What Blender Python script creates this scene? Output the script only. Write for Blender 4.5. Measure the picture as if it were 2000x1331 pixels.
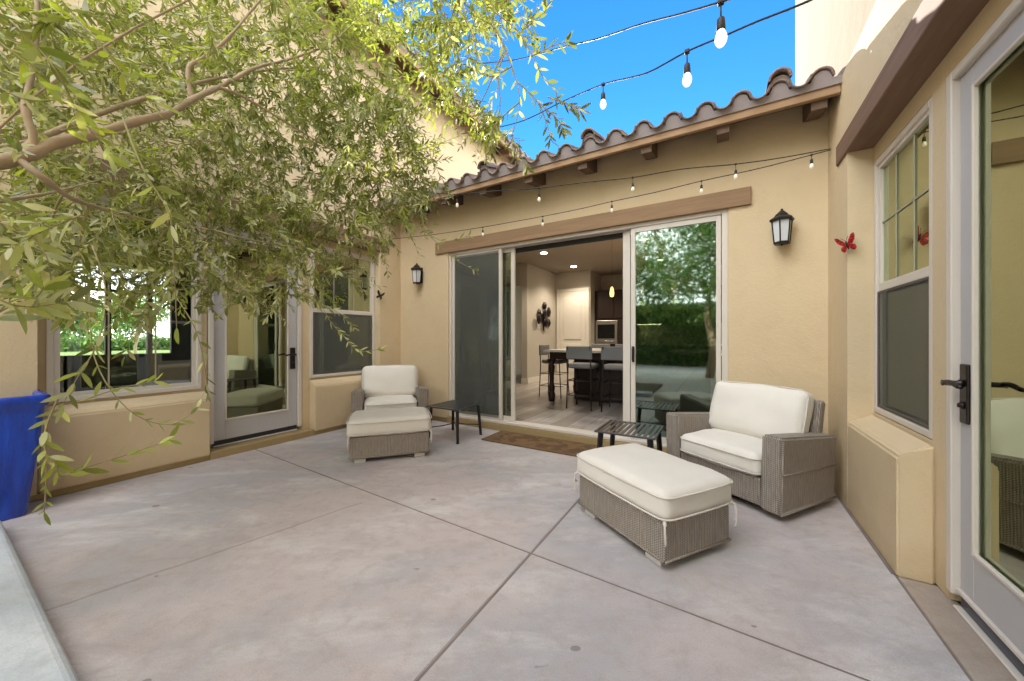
import bpy, bmesh, math, random
from mathutils import Vector, Matrix, Quaternion, noise as mnoise
R = math.radians
scene = bpy.context.scene
for o in list(bpy.data.objects): bpy.data.objects.remove(o)
random.seed(7)

# ------------------------------------------------------------ camera / world / sun
HC = 1.14; FPX = 696.1; HOR = 661.47; YAW = R(30.702)
cs, sn = math.cos(YAW), math.sin(YAW)
cam_d = bpy.data.cameras.new('camera'); cam = bpy.data.objects.new('camera', cam_d)
scene.collection.objects.link(cam); scene.camera = cam
cam_d.sensor_width = 36; cam_d.lens = 36 * FPX / 2000
cam_d.shift_y = -0.002; cam_d.clip_start = 0.03; cam_d.clip_end = 3000
cam.location = (0, 0, HC); cam.rotation_euler = (R(90), 0, YAW)

SUN_EL = R(24); SUN_AZ = R(-20.7)          # azimuth from +Y, clockwise positive
sdir = Vector((math.sin(SUN_AZ) * math.cos(SUN_EL), math.cos(SUN_AZ) * math.cos(SUN_EL), math.sin(SUN_EL)))
CLOUD_FILL = 25
world = bpy.data.worlds.new('World'); scene.world = world; world.use_nodes = True
wn = world.node_tree.nodes; wl = world.node_tree.links
sky = wn.new('ShaderNodeTexSky'); sky.sky_type = 'NISHITA'; sky.sun_disc = False
sky.sun_elevation = SUN_EL; sky.sun_rotation = SUN_AZ
sky.dust_density = 0.0; sky.ozone_density = 4.0; sky.air_density = 1.0; sky.altitude = 600
bg = wn['Background']; bg.inputs['Strength'].default_value = 0.05
hs = wn.new('ShaderNodeHueSaturation'); hs.inputs['Saturation'].default_value = 1.25
wl.new(sky.outputs[0], hs.inputs['Color'])
# cloud added to fill courtyard shade, outside the blue patch over the rear roof
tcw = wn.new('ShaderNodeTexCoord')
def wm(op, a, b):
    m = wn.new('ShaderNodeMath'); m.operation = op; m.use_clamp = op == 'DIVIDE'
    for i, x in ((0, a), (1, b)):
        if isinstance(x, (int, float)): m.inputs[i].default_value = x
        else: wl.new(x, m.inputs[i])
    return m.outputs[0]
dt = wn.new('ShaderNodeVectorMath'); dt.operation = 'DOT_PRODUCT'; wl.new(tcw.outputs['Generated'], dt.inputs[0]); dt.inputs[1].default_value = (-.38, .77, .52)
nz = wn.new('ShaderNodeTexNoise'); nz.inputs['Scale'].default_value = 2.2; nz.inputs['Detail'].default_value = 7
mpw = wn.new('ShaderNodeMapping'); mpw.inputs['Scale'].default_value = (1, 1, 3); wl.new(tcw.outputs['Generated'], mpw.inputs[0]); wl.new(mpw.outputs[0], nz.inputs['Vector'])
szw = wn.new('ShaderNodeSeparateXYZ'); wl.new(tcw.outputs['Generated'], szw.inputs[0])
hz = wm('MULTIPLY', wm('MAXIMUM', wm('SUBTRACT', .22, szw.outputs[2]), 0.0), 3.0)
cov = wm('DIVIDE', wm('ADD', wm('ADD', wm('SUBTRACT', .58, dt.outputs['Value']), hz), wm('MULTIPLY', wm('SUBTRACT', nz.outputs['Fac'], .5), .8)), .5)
cm = wn.new('ShaderNodeMix'); cm.data_type = 'RGBA'; wl.new(cov, cm.inputs[0]); wl.new(hs.outputs[0], cm.inputs[6]); cm.inputs[7].default_value = (CLOUD_FILL * .98, CLOUD_FILL * .99, CLOUD_FILL * 1.0, 1)
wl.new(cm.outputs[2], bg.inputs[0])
sun_d = bpy.data.lights.new('sun', 'SUN'); sun_d.energy = 2.2; sun_d.angle = R(0.5); sun_d.color = (1.0, 0.93, 0.82)
sun = bpy.data.objects.new('sun', sun_d); scene.collection.objects.link(sun)
sun.rotation_euler = sdir.to_track_quat('Z', 'Y').to_euler()
scene.view_settings.view_transform = 'Standard'; scene.view_settings.look = 'None'
scene.view_settings.gamma = 1; scene.view_settings.exposure = 2.6
scene.render.resolution_x = 1024; scene.render.resolution_y = 681
scene.render.engine = 'CYCLES'
scene.cycles.max_bounces = 10; scene.cycles.diffuse_bounces = 6; scene.cycles.glossy_bounces = 5
scene.cycles.transparent_max_bounces = 24

def W(px, py, w):
    "point at photo pixel (2000 wide) and forward distance w"
    r = (px - 1000) / FPX * w; u = -(py - HOR) / FPX * w
    return Vector((cs * r - sn * w, sn * r + cs * w, HC + u))

# ------------------------------------------------------------ helpers
def link(o): scene.collection.objects.link(o); return o
def wmat(o):
    m = Matrix.Identity(4)
    while o is not None:
        m = o.matrix_basis @ m; o = o.parent
    return m
def tag(o, label=None, cat=None, group=None, kind=None):
    if label: o['label'] = label
    if cat: o['category'] = cat
    if group: o['group'] = group
    if kind: o['kind'] = kind
    return o
def thing(name, label, cat, loc=(0, 0, 0), rz=0, group=None):
    o = bpy.data.objects.new(name, None); link(o)
    o.empty_display_size = 0.1; o.location = loc; o.rotation_euler = (0, 0, rz)
    return tag(o, label, cat, group)
def copy_tree(o, parent=None):
    c = o.copy(); link(c); c.parent = parent
    for ch in [x for x in bpy.data.objects if x.parent is o]: copy_tree(ch, c)
    return c

class MB:
    def __init__(s): s.v = []; s.f = []; s.sm = []
    def add(s, vs, fs, smooth=False, M=None):
        n = len(s.v)
        for p in vs: s.v.append(tuple(M @ Vector(p)) if M else tuple(p))
        for f in fs: s.f.append(tuple(i + n for i in f)); s.sm.append(smooth)
        return s
    def box(s, x0, x1, y0, y1, z0, z1, b=0.0, M=None, seg=2):
        if x0 > x1: x0, x1 = x1, x0
        if y0 > y1: y0, y1 = y1, y0
        if z0 > z1: z0, z1 = z1, z0
        if b <= 0:
            vs = [(x, y, z) for z in (z0, z1) for y in (y0, y1) for x in (x0, x1)]
            fs = [(0, 2, 3, 1), (4, 5, 7, 6), (0, 1, 5, 4), (2, 6, 7, 3), (0, 4, 6, 2), (1, 3, 7, 5)]
            return s.add(vs, fs, False, M)
        bm = bmesh.new(); bmesh.ops.create_cube(bm, size=1)
        for v in bm.verts:
            v.co = Vector(((x0 + x1) / 2 + v.co.x * (x1 - x0), (y0 + y1) / 2 + v.co.y * (y1 - y0), (z0 + z1) / 2 + v.co.z * (z1 - z0)))
        bmesh.ops.bevel(bm, geom=bm.edges[:], offset=b, segments=seg, affect='EDGES', profile=0.5)
        bm.verts.index_update()
        s.add([v.co[:] for v in bm.verts], [[v.index for v in f.verts] for f in bm.faces], False, M); bm.free()
        return s
    def prism(s, poly, a0, a1, axis='x', M=None):
        "poly: 2-D outline extruded from a0 to a1 along axis"
        n = len(poly); vs = []
        for a in (a0, a1):
            for (p, q) in poly:
                vs.append((a, p, q) if axis == 'x' else (p, a, q) if axis == 'y' else (p, q, a))
        fs = [tuple(range(n)), tuple(range(2 * n - 1, n - 1, -1))]
        for i in range(n):
            j = (i + 1) % n; fs.append((i, i + n, j + n, j))
        return s.add(vs, fs, False, M)
    def tube(s, pts, rad, n=8, cap=True, M=None):
        pts = [Vector(p) for p in pts]
        if not hasattr(rad, '__len__'): rad = [rad] * len(pts)
        vs = []; fs = []
        t0 = (pts[1] - pts[0]).normalized()
        a = Vector((0, 0, 1)) if abs(t0.z) < 0.9 else Vector((1, 0, 0))
        nx = t0.cross(a).normalized()
        for i, p in enumerate(pts):
            if i == 0: t = pts[1] - pts[0]
            elif i == len(pts) - 1: t = pts[-1] - pts[-2]
            else: t = pts[i + 1] - pts[i - 1]
            t.normalize(); nx = (nx - t * nx.dot(t)).normalized(); ny = t.cross(nx)
            for k in range(n):
                an = 2 * math.pi * k / n
                vs.append(p + (nx * math.cos(an) + ny * math.sin(an)) * rad[i])
        for i in range(len(pts) - 1):
            for k in range(n):
                k2 = (k + 1) % n
                fs.append((i * n + k, i * n + k2, (i + 1) * n + k2, (i + 1) * n + k))
        if cap:
            fs.append(tuple(range(n - 1, -1, -1))); m = (len(pts) - 1) * n; fs.append(tuple(range(m, m + n)))
        return s.add(vs, fs, n > 4, M)
    def cyl(s, p0, p1, r0, r1=None, n=16, M=None): return s.tube([p0, p1], [r0, r1 if r1 is not None else r0], n, True, M)
    def lathe(s, prof, n=20, M=None):
        vs = []; fs = []
        for (r, z) in prof:
            for k in range(n):
                a = 2 * math.pi * k / n; vs.append((r * math.cos(a), r * math.sin(a), z))
        for i in range(len(prof) - 1):
            for k in range(n):
                k2 = (k + 1) % n; fs.append((i * n + k, i * n + k2, (i + 1) * n + k2, (i + 1) * n + k))
        fs.append(tuple(range(n - 1, -1, -1))); m = (len(prof) - 1) * n; fs.append(tuple(range(m, m + n)))
        return s.add(vs, fs, True, M)
    def rbox(s, x0, x1, y0, y1, z0, z1, r=0.04, puff=0.02, side=0.012, n=9, M=None, wob=0.0, seed=0):
        "soft upholstered block"
        c = Vector(((x0 + x1) / 2, (y0 + y1) / 2, (z0 + z1) / 2)); h = Vector(((x1 - x0) / 2, (y1 - y0) / 2, (z1 - z0) / 2))
        def ticks(hh):
            e = [-hh + r * k for k in (0, .15, .4, .7, 1)]
            inner = [(-hh + r) + (2 * hh - 2 * r) * k / n for k in range(1, n)]
            return e + inner + [-q for q in reversed(e)]
        T = [ticks(h.x), ticks(h.y), ticks(h.z)]
        vs = []; fs = []; idx = {}
        def vid(p):
            k = (round(p[0], 6), round(p[1], 6), round(p[2], 6))
            if k in idx: return idx[k]
            q = Vector([max(-h[i] + r, min(h[i] - r, p[i])) for i in range(3)])
            d = Vector(p) - q
            if d.length > 1e-9: q = q + d.normalized() * r
            fx, fy, fz = q.x / h.x, q.y / h.y, q.z / h.z
            gx, gy, gz = max(0, 1 - fx * fx), max(0, 1 - fy * fy), max(0, 1 - fz * fz)
            q.z += puff * fz * (gx ** .6) * (gy ** .6)
            q.x += side * fx * gy ** .7 * gz ** .5; q.y += side * fy * gx ** .7 * gz ** .5
            if wob:
                nn = mnoise.noise_vector(Vector((q.x * 7 + seed, q.y * 7, q.z * 7))) * wob; q += nn
            idx[k] = len(vs); vs.append(tuple(q + c)); return idx[k]
        for ax in range(3):
            b_, c_ = [i for i in range(3) if i != ax]
            for sg in (-1, 1):
                for i in range(len(T[b_]) - 1):
                    for j in range(len(T[c_]) - 1):
                        quad = []
                        for (u, v) in ((i, j), (i + 1, j), (i + 1, j + 1), (i, j + 1)):
                            p = [0, 0, 0]; p[ax] = sg * h[ax]; p[b_] = T[b_][u]; p[c_] = T[c_][v]; quad.append(vid(p))
                        if (sg > 0) == (ax == 1): quad.reverse()
                        if len(set(quad)) >= 3: fs.append(tuple(dict.fromkeys(quad)))
        return s.add(vs, fs, True, M)
    def build(s, name, mat, parent=None, world=False, label=None):
        vs = s.v
        if world and parent is not None:
            im = wmat(parent).inverted(); vs = [tuple(im @ Vector(p)) for p in vs]
        me = bpy.data.meshes.new(name); me.from_pydata(vs, [], s.f); me.update()
        me.polygons.foreach_set('use_smooth', s.sm)
        me.materials.append(mat)
        o = bpy.data.objects.new(name, me); link(o)
        if parent is not None: o.parent = parent
        if label: o['label'] = label
        return o

# ------------------------------------------------------------ materials
def newmat(name):
    m = bpy.data.materials.new(name); m.use_nodes = True
    return m, m.node_tree.nodes, m.node_tree.links, m.node_tree.nodes['Principled BSDF']
def setin(b, k, v):
    if k in b.inputs: b.inputs[k].default_value = v
def rgb(c): return (c[0], c[1], c[2], 1)
def simple(name, col, rough=0.6, metal=0.0, spec=0.5, bump=0.0, bscale=60, var=0.0, vscale=4, coat=0.0, emit=None, es=0):
    m, n, l, b = newmat(name)
    setin(b, 'Base Color', rgb(col)); setin(b, 'Roughness', rough); setin(b, 'Metallic', metal); setin(b, 'Specular IOR Level', spec); setin(b, 'Coat Weight', coat)
    tc = n.new('ShaderNodeTexCoord')
    if var > 0:
        t = n.new('ShaderNodeTexNoise'); t.inputs['Scale'].default_value = vscale; t.inputs['Detail'].default_value = 6; l.new(tc.outputs['Object'], t.inputs['Vector'])
        mx = n.new('ShaderNodeMix'); mx.data_type = 'RGBA'
        mx.inputs[6].default_value = rgb([c * (1 - var) for c in col]); mx.inputs[7].default_value = rgb([min(1, c * (1 + var)) for c in col])
        l.new(t.outputs['Fac'], mx.inputs[0]); l.new(mx.outputs[2], b.inputs['Base Color'])
    if bump > 0:
        t = n.new('ShaderNodeTexNoise'); t.inputs['Scale'].default_value = bscale; t.inputs['Detail'].default_value = 5; l.new(tc.outputs['Object'], t.inputs['Vector'])
        bp = n.new('ShaderNodeBump'); bp.inputs['Strength'].default_value = bump; bp.inputs['Distance'].default_value = 0.004
        l.new(t.outputs['Fac'], bp.inputs['Height']); l.new(bp.outputs[0], b.inputs['Normal'])
    if emit:
        setin(b, 'Emission Color', rgb(emit)); setin(b, 'Emission Strength', es)
    return m
def ramp(n, l, src, stops):
    r = n.new('ShaderNodeValToRGB'); e = r.color_ramp.elements
    e[0].position = stops[0][0]; e[0].color = rgb(stops[0][1]); e[1].position = stops[-1][0]; e[1].color = rgb(stops[-1][1])
    for p, c in stops[1:-1]:
        x = e.new(p); x.color = rgb(c)
    l.new(src, r.inputs[0]); return r.outputs[0]
def mixc(n, l, fac, a, b, mode='MIX'):
    m = n.new('ShaderNodeMix'); m.data_type = 'RGBA'; m.blend_type = mode
    for i, x in ((0, fac), (6, a), (7, b)):
        if hasattr(x, 'default_value') or hasattr(x, 'is_linked'): l.new(x, m.inputs[i])
        else: m.inputs[i].default_value = x if i == 0 else rgb(x)
    return m.outputs[2]
def noise(n, l, vec, scale, det=5, rough=0.55, dist=0.0):
    t = n.new('ShaderNodeTexNoise'); t.inputs['Scale'].default_value = scale; t.inputs['Detail'].default_value = det
    t.inputs['Roughness'].default_value = rough; t.inputs['Distortion'].default_value = dist; l.new(vec, t.inputs['Vector']); return t.outputs['Fac']
def math_(n, l, op, a, b=0.0):
    m = n.new('ShaderNodeMath'); m.operation = op
    for i, x in ((0, a), (1, b)):
        if isinstance(x, (int, float)): m.inputs[i].default_value = x
        else: l.new(x, m.inputs[i])
    return m.outputs[0]
def mapping(n, l, vec, scale=(1, 1, 1), rot=(0, 0, 0), loc=(0, 0, 0)):
    m = n.new('ShaderNodeMapping'); m.inputs['Scale'].default_value = scale; m.inputs['Rotation'].default_value = rot; m.inputs['Location'].default_value = loc
    l.new(vec, m.inputs[0]); return m.outputs[0]
def geopos(n): return n.new('ShaderNodeNewGeometry').outputs['Position']

def stucco(name, col, streak=0.12):
    m, n, l, b = newmat(name); p = geopos(n)
    big = noise(n, l, p, 1.3, 4); st = noise(n, l, mapping(n, l, p, (5, 5, .7)), 1.6, 5)
    c = mixc(n, l, big, [x * .93 for x in col], [min(1, x * 1.06) for x in col])
    c = mixc(n, l, math_(n, l, 'MULTIPLY', st, streak), c, [col[0] * .72, col[1] * .66, col[2] * .6])
    fine = noise(n, l, p, 90, 4, .7)
    md = noise(n, l, p, 4.5, 7, .65, .3); c = mixc(n, l, ramp(n, l, md, [(.5, (0, 0, 0)), (.75, (.35, .35, .35))]), c, [col[0] * .82, col[1] * .78, col[2] * .72])
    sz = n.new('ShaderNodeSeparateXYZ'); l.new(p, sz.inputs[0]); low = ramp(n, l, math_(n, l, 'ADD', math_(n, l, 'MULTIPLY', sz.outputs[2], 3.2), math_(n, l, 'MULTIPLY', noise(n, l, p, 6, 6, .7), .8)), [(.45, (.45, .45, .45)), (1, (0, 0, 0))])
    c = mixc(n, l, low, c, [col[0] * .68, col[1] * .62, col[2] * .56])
    c = mixc(n, l, math_(n, l, 'MULTIPLY', fine, .18), c, [x * .75 for x in col])
    l.new(c, b.inputs['Base Color']); setin(b, 'Roughness', .92); setin(b, 'Specular IOR Level', .2)
    bp = n.new('ShaderNodeBump'); bp.inputs['Strength'].default_value = .5; bp.inputs['Distance'].default_value = .006
    l.new(math_(n, l, 'ADD', noise(n, l, p, 55, 5, .6), math_(n, l, 'MULTIPLY', noise(n, l, p, 9, 3), 1.5)), bp.inputs['Height']); l.new(bp.outputs[0], b.inputs['Normal'])
    return m
M_stucco = stucco('cream_stucco', (.66, .53, .35))
M_tower = stucco('weathered_dimmed_stucco', (.36, .285, .205), .9)  # streaks are weathering; base darkened against overexposure in the sun
M_base = stucco('foundation', (.42, .32, .17), .4)

def concrete(name, ca, cb, cc, pos=True, cracks=False):
    m, n, l, b = newmat(name); p = geopos(n)
    q = mapping(n, l, p, (1, 1, 1), (0, 0, R(-32)))
    a1 = noise(n, l, mapping(n, l, q, (.55, 1.5, 1)), 1.9, 9, .68, .35)
    a2 = noise(n, l, mapping(n, l, p, (1, 1, 1), (0, 0, 0), (5, 3, 0)), .8, 8, .62, .2)
    a3 = noise(n, l, mapping(n, l, q, (.8, 1.7, 1), (0, 0, 0), (9, 1, 0)), 3.4, 10, .72, .4)
    a4 = noise(n, l, mapping(n, l, p, (1, 1, 1), (0, 0, 0), (2, 7, 0)), 11, 8, .7, .3)
    c = mixc(n, l, ramp(n, l, a2, [(.43, (0, 0, 0)), (.57, (1, 1, 1))]), ca, cb)
    c = mixc(n, l, ramp(n, l, a1, [(.50, (0, 0, 0)), (.67, (.68, .68, .68))]), c, cc)
    c = mixc(n, l, ramp(n, l, a3, [(.50, (0, 0, 0)), (.70, (.72, .72, .72))]), c, [x * .74 for x in ca])
    c = mixc(n, l, ramp(n, l, a4, [(.48, (0, 0, 0)), (.72, (.55, .55, .55))]), c, [ca[0] * .70, ca[1] * .66, ca[2] * .62])
    fine = noise(n, l, p, 170, 4, .8)
    c = mixc(n, l, ramp(n, l, fine, [(.45, (0, 0, 0)), (.7, (.45, .45, .45))]), c, [x * .55 for x in ca])
    vc = n.new('ShaderNodeTexVoronoi'); vc.feature = 'DISTANCE_TO_EDGE'; vc.inputs['Scale'].default_value = .55
    pw = n.new('ShaderNodeVectorMath'); pw.operation = 'ADD'; tn = n.new('ShaderNodeTexNoise'); tn.inputs['Scale'].default_value = 2.2; tn.inputs['Detail'].default_value = 8; l.new(p, tn.inputs['Vector'])
    ps = n.new('ShaderNodeVectorMath'); ps.operation = 'SCALE'; l.new(tn.outputs['Color'], ps.inputs[0]); ps.inputs['Scale'].default_value = .8
    l.new(p, pw.inputs[0]); l.new(ps.outputs[0], pw.inputs[1]); l.new(pw.outputs[0], vc.inputs['Vector'])
    ck = math_(n, l, 'MULTIPLY', math_(n, l, 'LESS_THAN', vc.outputs['Distance'], .0016), math_(n, l, 'GREATER_THAN', a2, .47))
    c = mixc(n, l, math_(n, l, 'MULTIPLY', ck, .0), c, (.16, .13, .12))
    # small dark stains
    v = n.new('ShaderNodeTexVoronoi'); v.inputs['Scale'].default_value = 2.6; v.inputs['Randomness'].default_value = 1
    wob = noise(n, l, p, 14, 3)
    pv = n.new('ShaderNodeVectorMath'); pv.operation = 'ADD'; l.new(mapping(n, l, q, (1, 1.7, 1)), pv.inputs[0])
    sc = n.new('ShaderNodeVectorMath'); sc.operation = 'SCALE'; l.new(n.new('ShaderNodeTexNoise').outputs['Color'], sc.inputs[0]); sc.inputs['Scale'].default_value = .05
    l.new(sc.outputs[0], pv.inputs[1]); l.new(pv.outputs[0], v.inputs['Vector'])
    rnd = n.new('ShaderNodeSeparateColor'); l.new(v.outputs['Color'], rnd.inputs[0])
    d = math_(n, l, 'SUBTRACT', v.outputs['Distance'], math_(n, l, 'MULTIPLY', wob, .05))
    thr = math_(n, l, 'MULTIPLY', math_(n, l, 'SUBTRACT', rnd.outputs[0], .5), .10)
    msk = math_(n, l, 'LESS_THAN', d, thr)
    c = mixc(n, l, math_(n, l, 'MULTIPLY', msk, .55), c, (.13, .10, .09))
    sk = noise(n, l, mapping(n, l, q, (2.2, 7, 1), (0, 0, 0), (3, 8, 0)), 3.2, 3, .5)
    c = mixc(n, l, ramp(n, l, sk, [(.735, (0, 0, 0)), (.77, (.6, .6, .6))]), c, (.15, .12, .11))
    # weathered line where the third pour meets
    if cracks:
        sx = n.new('ShaderNodeSeparateXYZ'); l.new(p, sx.inputs[0])
        lx = math_(n, l, 'ADD', math_(n, l, 'MULTIPLY', sx.outputs[1], -.215), 2.50)
        dd = math_(n, l, 'ABSOLUTE', math_(n, l, 'ADD', math_(n, l, 'ADD', sx.outputs[0], lx), math_(n, l, 'MULTIPLY', math_(n, l, 'SUBTRACT', noise(n, l, p, 3, 4), .5), .07)))
        ln = math_(n, l, 'MULTIPLY', math_(n, l, 'MULTIPLY', math_(n, l, 'LESS_THAN', dd, .009), math_(n, l, 'LESS_THAN', sx.outputs[1], 1.60)), .34)
        c = mixc(n, l, ln, c, (.17, .13, .12))
    l.new(c, b.inputs['Base Color']); l.new(ramp(n, l, a1, [(.3, (.55, .55, .55)), (.7, (.82, .82, .82))]), b.inputs['Roughness'])
    setin(b, 'Specular IOR Level', .35)
    bp = n.new('ShaderNodeBump'); bp.inputs['Strength'].default_value = .25; bp.inputs['Distance'].default_value = .004
    l.new(math_(n, l, 'ADD', math_(n, l, 'MULTIPLY', noise(n, l, p, 70, 5), .5), a3), bp.inputs['Height']); l.new(bp.outputs[0], b.inputs['Normal'])
    return m
M_patio = concrete('patio_concrete', (.53, .465, .455), (.43, .415, .435), (.70, .675, .665), cracks=True)
M_stoop = concrete('stoop_concrete', (.42, .34, .27), (.36, .30, .27), (.46, .40, .33))
M_curb = concrete('curb_stone', (.56, .61, .66), (.48, .54, .61), (.68, .70, .72))
M_joint = simple('joint_filler', (.20, .165, .145), .95, var=.4, vscale=6)

def wood(name, col, axis='x', rough=.7, gr=.35):
    m, n, l, b = newmat(name); p = n.new('ShaderNodeTexCoord').outputs['Object']
    s = {'x': (.7, 9, 9), 'y': (9, .7, 9), 'z': (9, 9, .7)}[axis]
    g = noise(n, l, mapping(n, l, p, s), 3, 6, .6, .4)
    c = mixc(n, l, g, [x * (1 - gr) for x in col], [min(1, x * (1 + gr)) for x in col]); l.new(c, b.inputs['Base Color'])
    setin(b, 'Roughness', rough); setin(b, 'Specular IOR Level', .3)
    bp = n.new('ShaderNodeBump'); bp.inputs['Strength'].default_value = .4; bp.inputs['Distance'].default_value = .003; l.new(g, bp.inputs['Height']); l.new(bp.outputs[0], b.inputs['Normal'])
    return m
M_beam = wood('painted_timber', (.30, .195, .115), 'x', .8, .34)
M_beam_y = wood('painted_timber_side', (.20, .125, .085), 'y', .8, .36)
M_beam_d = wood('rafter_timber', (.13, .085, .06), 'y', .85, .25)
M_fascia = wood('fascia_timber', (.34, .22, .13), 'x', .8, .2)
M_frame = simple('almond_vinyl', (.64, .585, .53), .42, bump=.05, bscale=200, var=.03)
M_muntin = simple('muntin_bar', (.36, .34, .25), .5)
M_door = simple('door_paint', (.47, .46, .475), .45, var=.04, bump=.05, bscale=180)
M_black = simple('black_iron', (.018, .017, .018), .42, .3, bump=.25, bscale=150)
M_bronze = simple('oil_bronze', (.035, .028, .026), .38, .7, bump=.2, bscale=120, var=.3)
M_rubber = simple('dark_seal', (.02, .02, .02), .7)
M_navy = simple('navy_sweep', (.012, .018, .05), .25, spec=.8)
M_cush = simple('cushion_fabric', (.72, .685, .635), .95, spec=.15, bump=.18, bscale=260, var=.045, vscale=9)
M_pipe = simple('cushion_piping', (.66, .62, .56), .95, spec=.15)
M_foot = simple('glide_foot', (.55, .52, .48), .5)

def wicker(name, col):
    m, n, l, b = newmat(name); tc = n.new('ShaderNodeTexCoord')
    sp = n.new('ShaderNodeSeparateXYZ'); l.new(tc.outputs['Object'], sp.inputs[0])
    sN = n.new('ShaderNodeSeparateXYZ'); l.new(tc.outputs['Normal'], sN.inputs[0])
    top = math_(n, l, 'GREATER_THAN', math_(n, l, 'ABSOLUTE', sN.outputs[2]), .7)
    inv = math_(n, l, 'SUBTRACT', 1.0, top)
    facx = math_(n, l, 'GREATER_THAN', math_(n, l, 'ABSOLUTE', sN.outputs[0]), .7)
    u = math_(n, l, 'ADD', math_(n, l, 'MULTIPLY', sp.outputs[1], facx), math_(n, l, 'MULTIPLY', sp.outputs[0], math_(n, l, 'SUBTRACT', 1.0, facx)))
    v = math_(n, l, 'ADD', math_(n, l, 'MULTIPLY', sp.outputs[2], inv), math_(n, l, 'MULTIPLY', sp.outputs[1], top))
    wn_ = noise(n, l, tc.outputs['Object'], 25, 2)
    v2 = math_(n, l, 'ADD', v, math_(n, l, 'MULTIPLY', wn_, .006))
    su = math_(n, l, 'SINE', math_(n, l, 'MULTIPLY', u, math.pi / .0085))
    sv = math_(n, l, 'SINE', math_(n, l, 'MULTIPLY', v2, math.pi / .0062))
    hgt = math_(n, l, 'MULTIPLY', su, sv)
    rib = math_(n, l, 'ABSOLUTE', math_(n, l, 'SINE', math_(n, l, 'MULTIPLY', u, math.pi / .0125)))
    hh = math_(n, l, 'ADD', math_(n, l, 'MULTIPLY', hgt, .55), math_(n, l, 'MULTIPLY', rib, .75))
    strand = noise(n, l, mapping(n, l, tc.outputs['Object'], (60, 60, 6)), 2.5, 3)
    c = mixc(n, l, ramp(n, l, strand, [(.3, (0, 0, 0)), (.7, (1, 1, 1))]), [x * .72 for x in col], [x * 1.25 for x in col])
    c = mixc(n, l, ramp(n, l, hh, [(.0, (1, 1, 1)), (.62, (0, 0, 0))]), c, [x * .38 for x in col])
    l.new(c, b.inputs['Base Color']); setin(b, 'Roughness', .55); setin(b, 'Specular IOR Level', .35)
    bp = n.new('ShaderNodeBump'); bp.inputs['Strength'].default_value = .9; bp.inputs['Distance'].default_value = .003
    l.new(hh, bp.inputs['Height']); l.new(bp.outputs[0], b.inputs['Normal'])
    return m
M_wick = wicker('resin_wicker', (.37, .32, .275))

def glass(name, tint, refl_tint, r0=.12, r1=.9, ro=.004):
    m, n, l, b = newmat(name); n.remove(b)
    out = [x for x in n if x.type == 'OUTPUT_MATERIAL'][0]
    tr = n.new('ShaderNodeBsdfTransparent'); tr.inputs[0].default_value = rgb(tint)
    gl = n.new('ShaderNodeBsdfGlossy'); gl.inputs['Roughness'].default_value = ro; gl.inputs[0].default_value = rgb(refl_tint)
    lw = n.new('ShaderNodeLayerWeight'); lw.inputs[0].default_value = .35
    f = math_(n, l, 'ADD', math_(n, l, 'MULTIPLY', lw.outputs['Facing'], 0.0), 0.0)
    fr = n.new('ShaderNodeFresnel'); fr.inputs[0].default_value = 1.5
    f = math_(n, l, 'ADD', math_(n, l, 'MULTIPLY', fr.outputs[0], r1), r0)
    # float-glass waviness
    p = geopos(n); bp = n.new('ShaderNodeBump'); bp.inputs['Strength'].default_value = .035; bp.inputs['Distance'].default_value = .01
    l.new(noise(n, l, p, 3.2, 1), bp.inputs['Height']); l.new(bp.outputs[0], gl.inputs['Normal'])
    mx = n.new('ShaderNodeMixShader'); l.new(f, mx.inputs[0]); l.new(tr.outputs[0], mx.inputs[1]); l.new(gl.outputs[0], mx.inputs[2])
    l.new(mx.outputs[0], out.inputs[0]); return m
M_glass = glass('door_glass', (.62, .68, .58), (.86, .92, .66), .36)
M_glass_sl = glass('sliding_glass', (.52, .56, .53), (.80, .94, .84), .19, .9, .035)
M_glass_cl = glass('clear_glass', (.85, .88, .86), (.9, .95, .95), .07)
def screen(name):
    m, n, l, b = newmat(name); out = [x for x in n if x.type == 'OUTPUT_MATERIAL'][0]
    setin(b, 'Base Color', (.12, .128, .12, 1)); setin(b, 'Roughness', .7)
    tr = n.new('ShaderNodeBsdfTransparent'); mx = n.new('ShaderNodeMixShader'); mx.inputs[0].default_value = .36
    l.new(tr.outputs[0], mx.inputs[1]); l.new(b.outputs[0], mx.inputs[2]); l.new(mx.outputs[0], out.inputs[0]); return m
M_screen = screen('insect_screen')

def tile_mat():
    m, n, l, b = newmat('clay_tile'); p = geopos(n)
    a = noise(n, l, p, 3.1, 4); a2 = noise(n, l, p, 22, 5, .6)
    v = n.new('ShaderNodeTexVoronoi'); v.inputs['Scale'].default_value = 4.0; l.new(p, v.inputs['Vector'])
    s = n.new('ShaderNodeSeparateColor'); l.new(v.outputs['Color'], s.inputs[0])
    c = mixc(n, l, ramp(n, l, s.outputs[0], [(0, (0, 0, 0)), (1, (1, 1, 1))]), (.135, .105, .10), (.25, .155, .11))
    c = mixc(n, l, ramp(n, l, a2, [(.4, (0, 0, 0)), (.75, (.8, .8, .8))]), c, (.30, .25, .23))
    c = mixc(n, l, ramp(n, l, a, [(.45, (0, 0, 0)), (.7, (.6, .6, .6))]), c, (.17, .14, .14))
    l.new(c, b.inputs['Base Color']); setin(b, 'Roughness', .85)
    bp = n.new('ShaderNodeBump'); bp.inputs['Strength'].default_value = .5; bp.inputs['Distance'].default_value = .004; l.new(a2, bp.inputs['Height']); l.new(bp.outputs[0], b.inputs['Normal'])
    return m
M_tile = tile_mat()
M_mortar = simple('tile_mortar', (.30, .26, .265), .9, var=.15, bump=.5, bscale=40)

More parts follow.
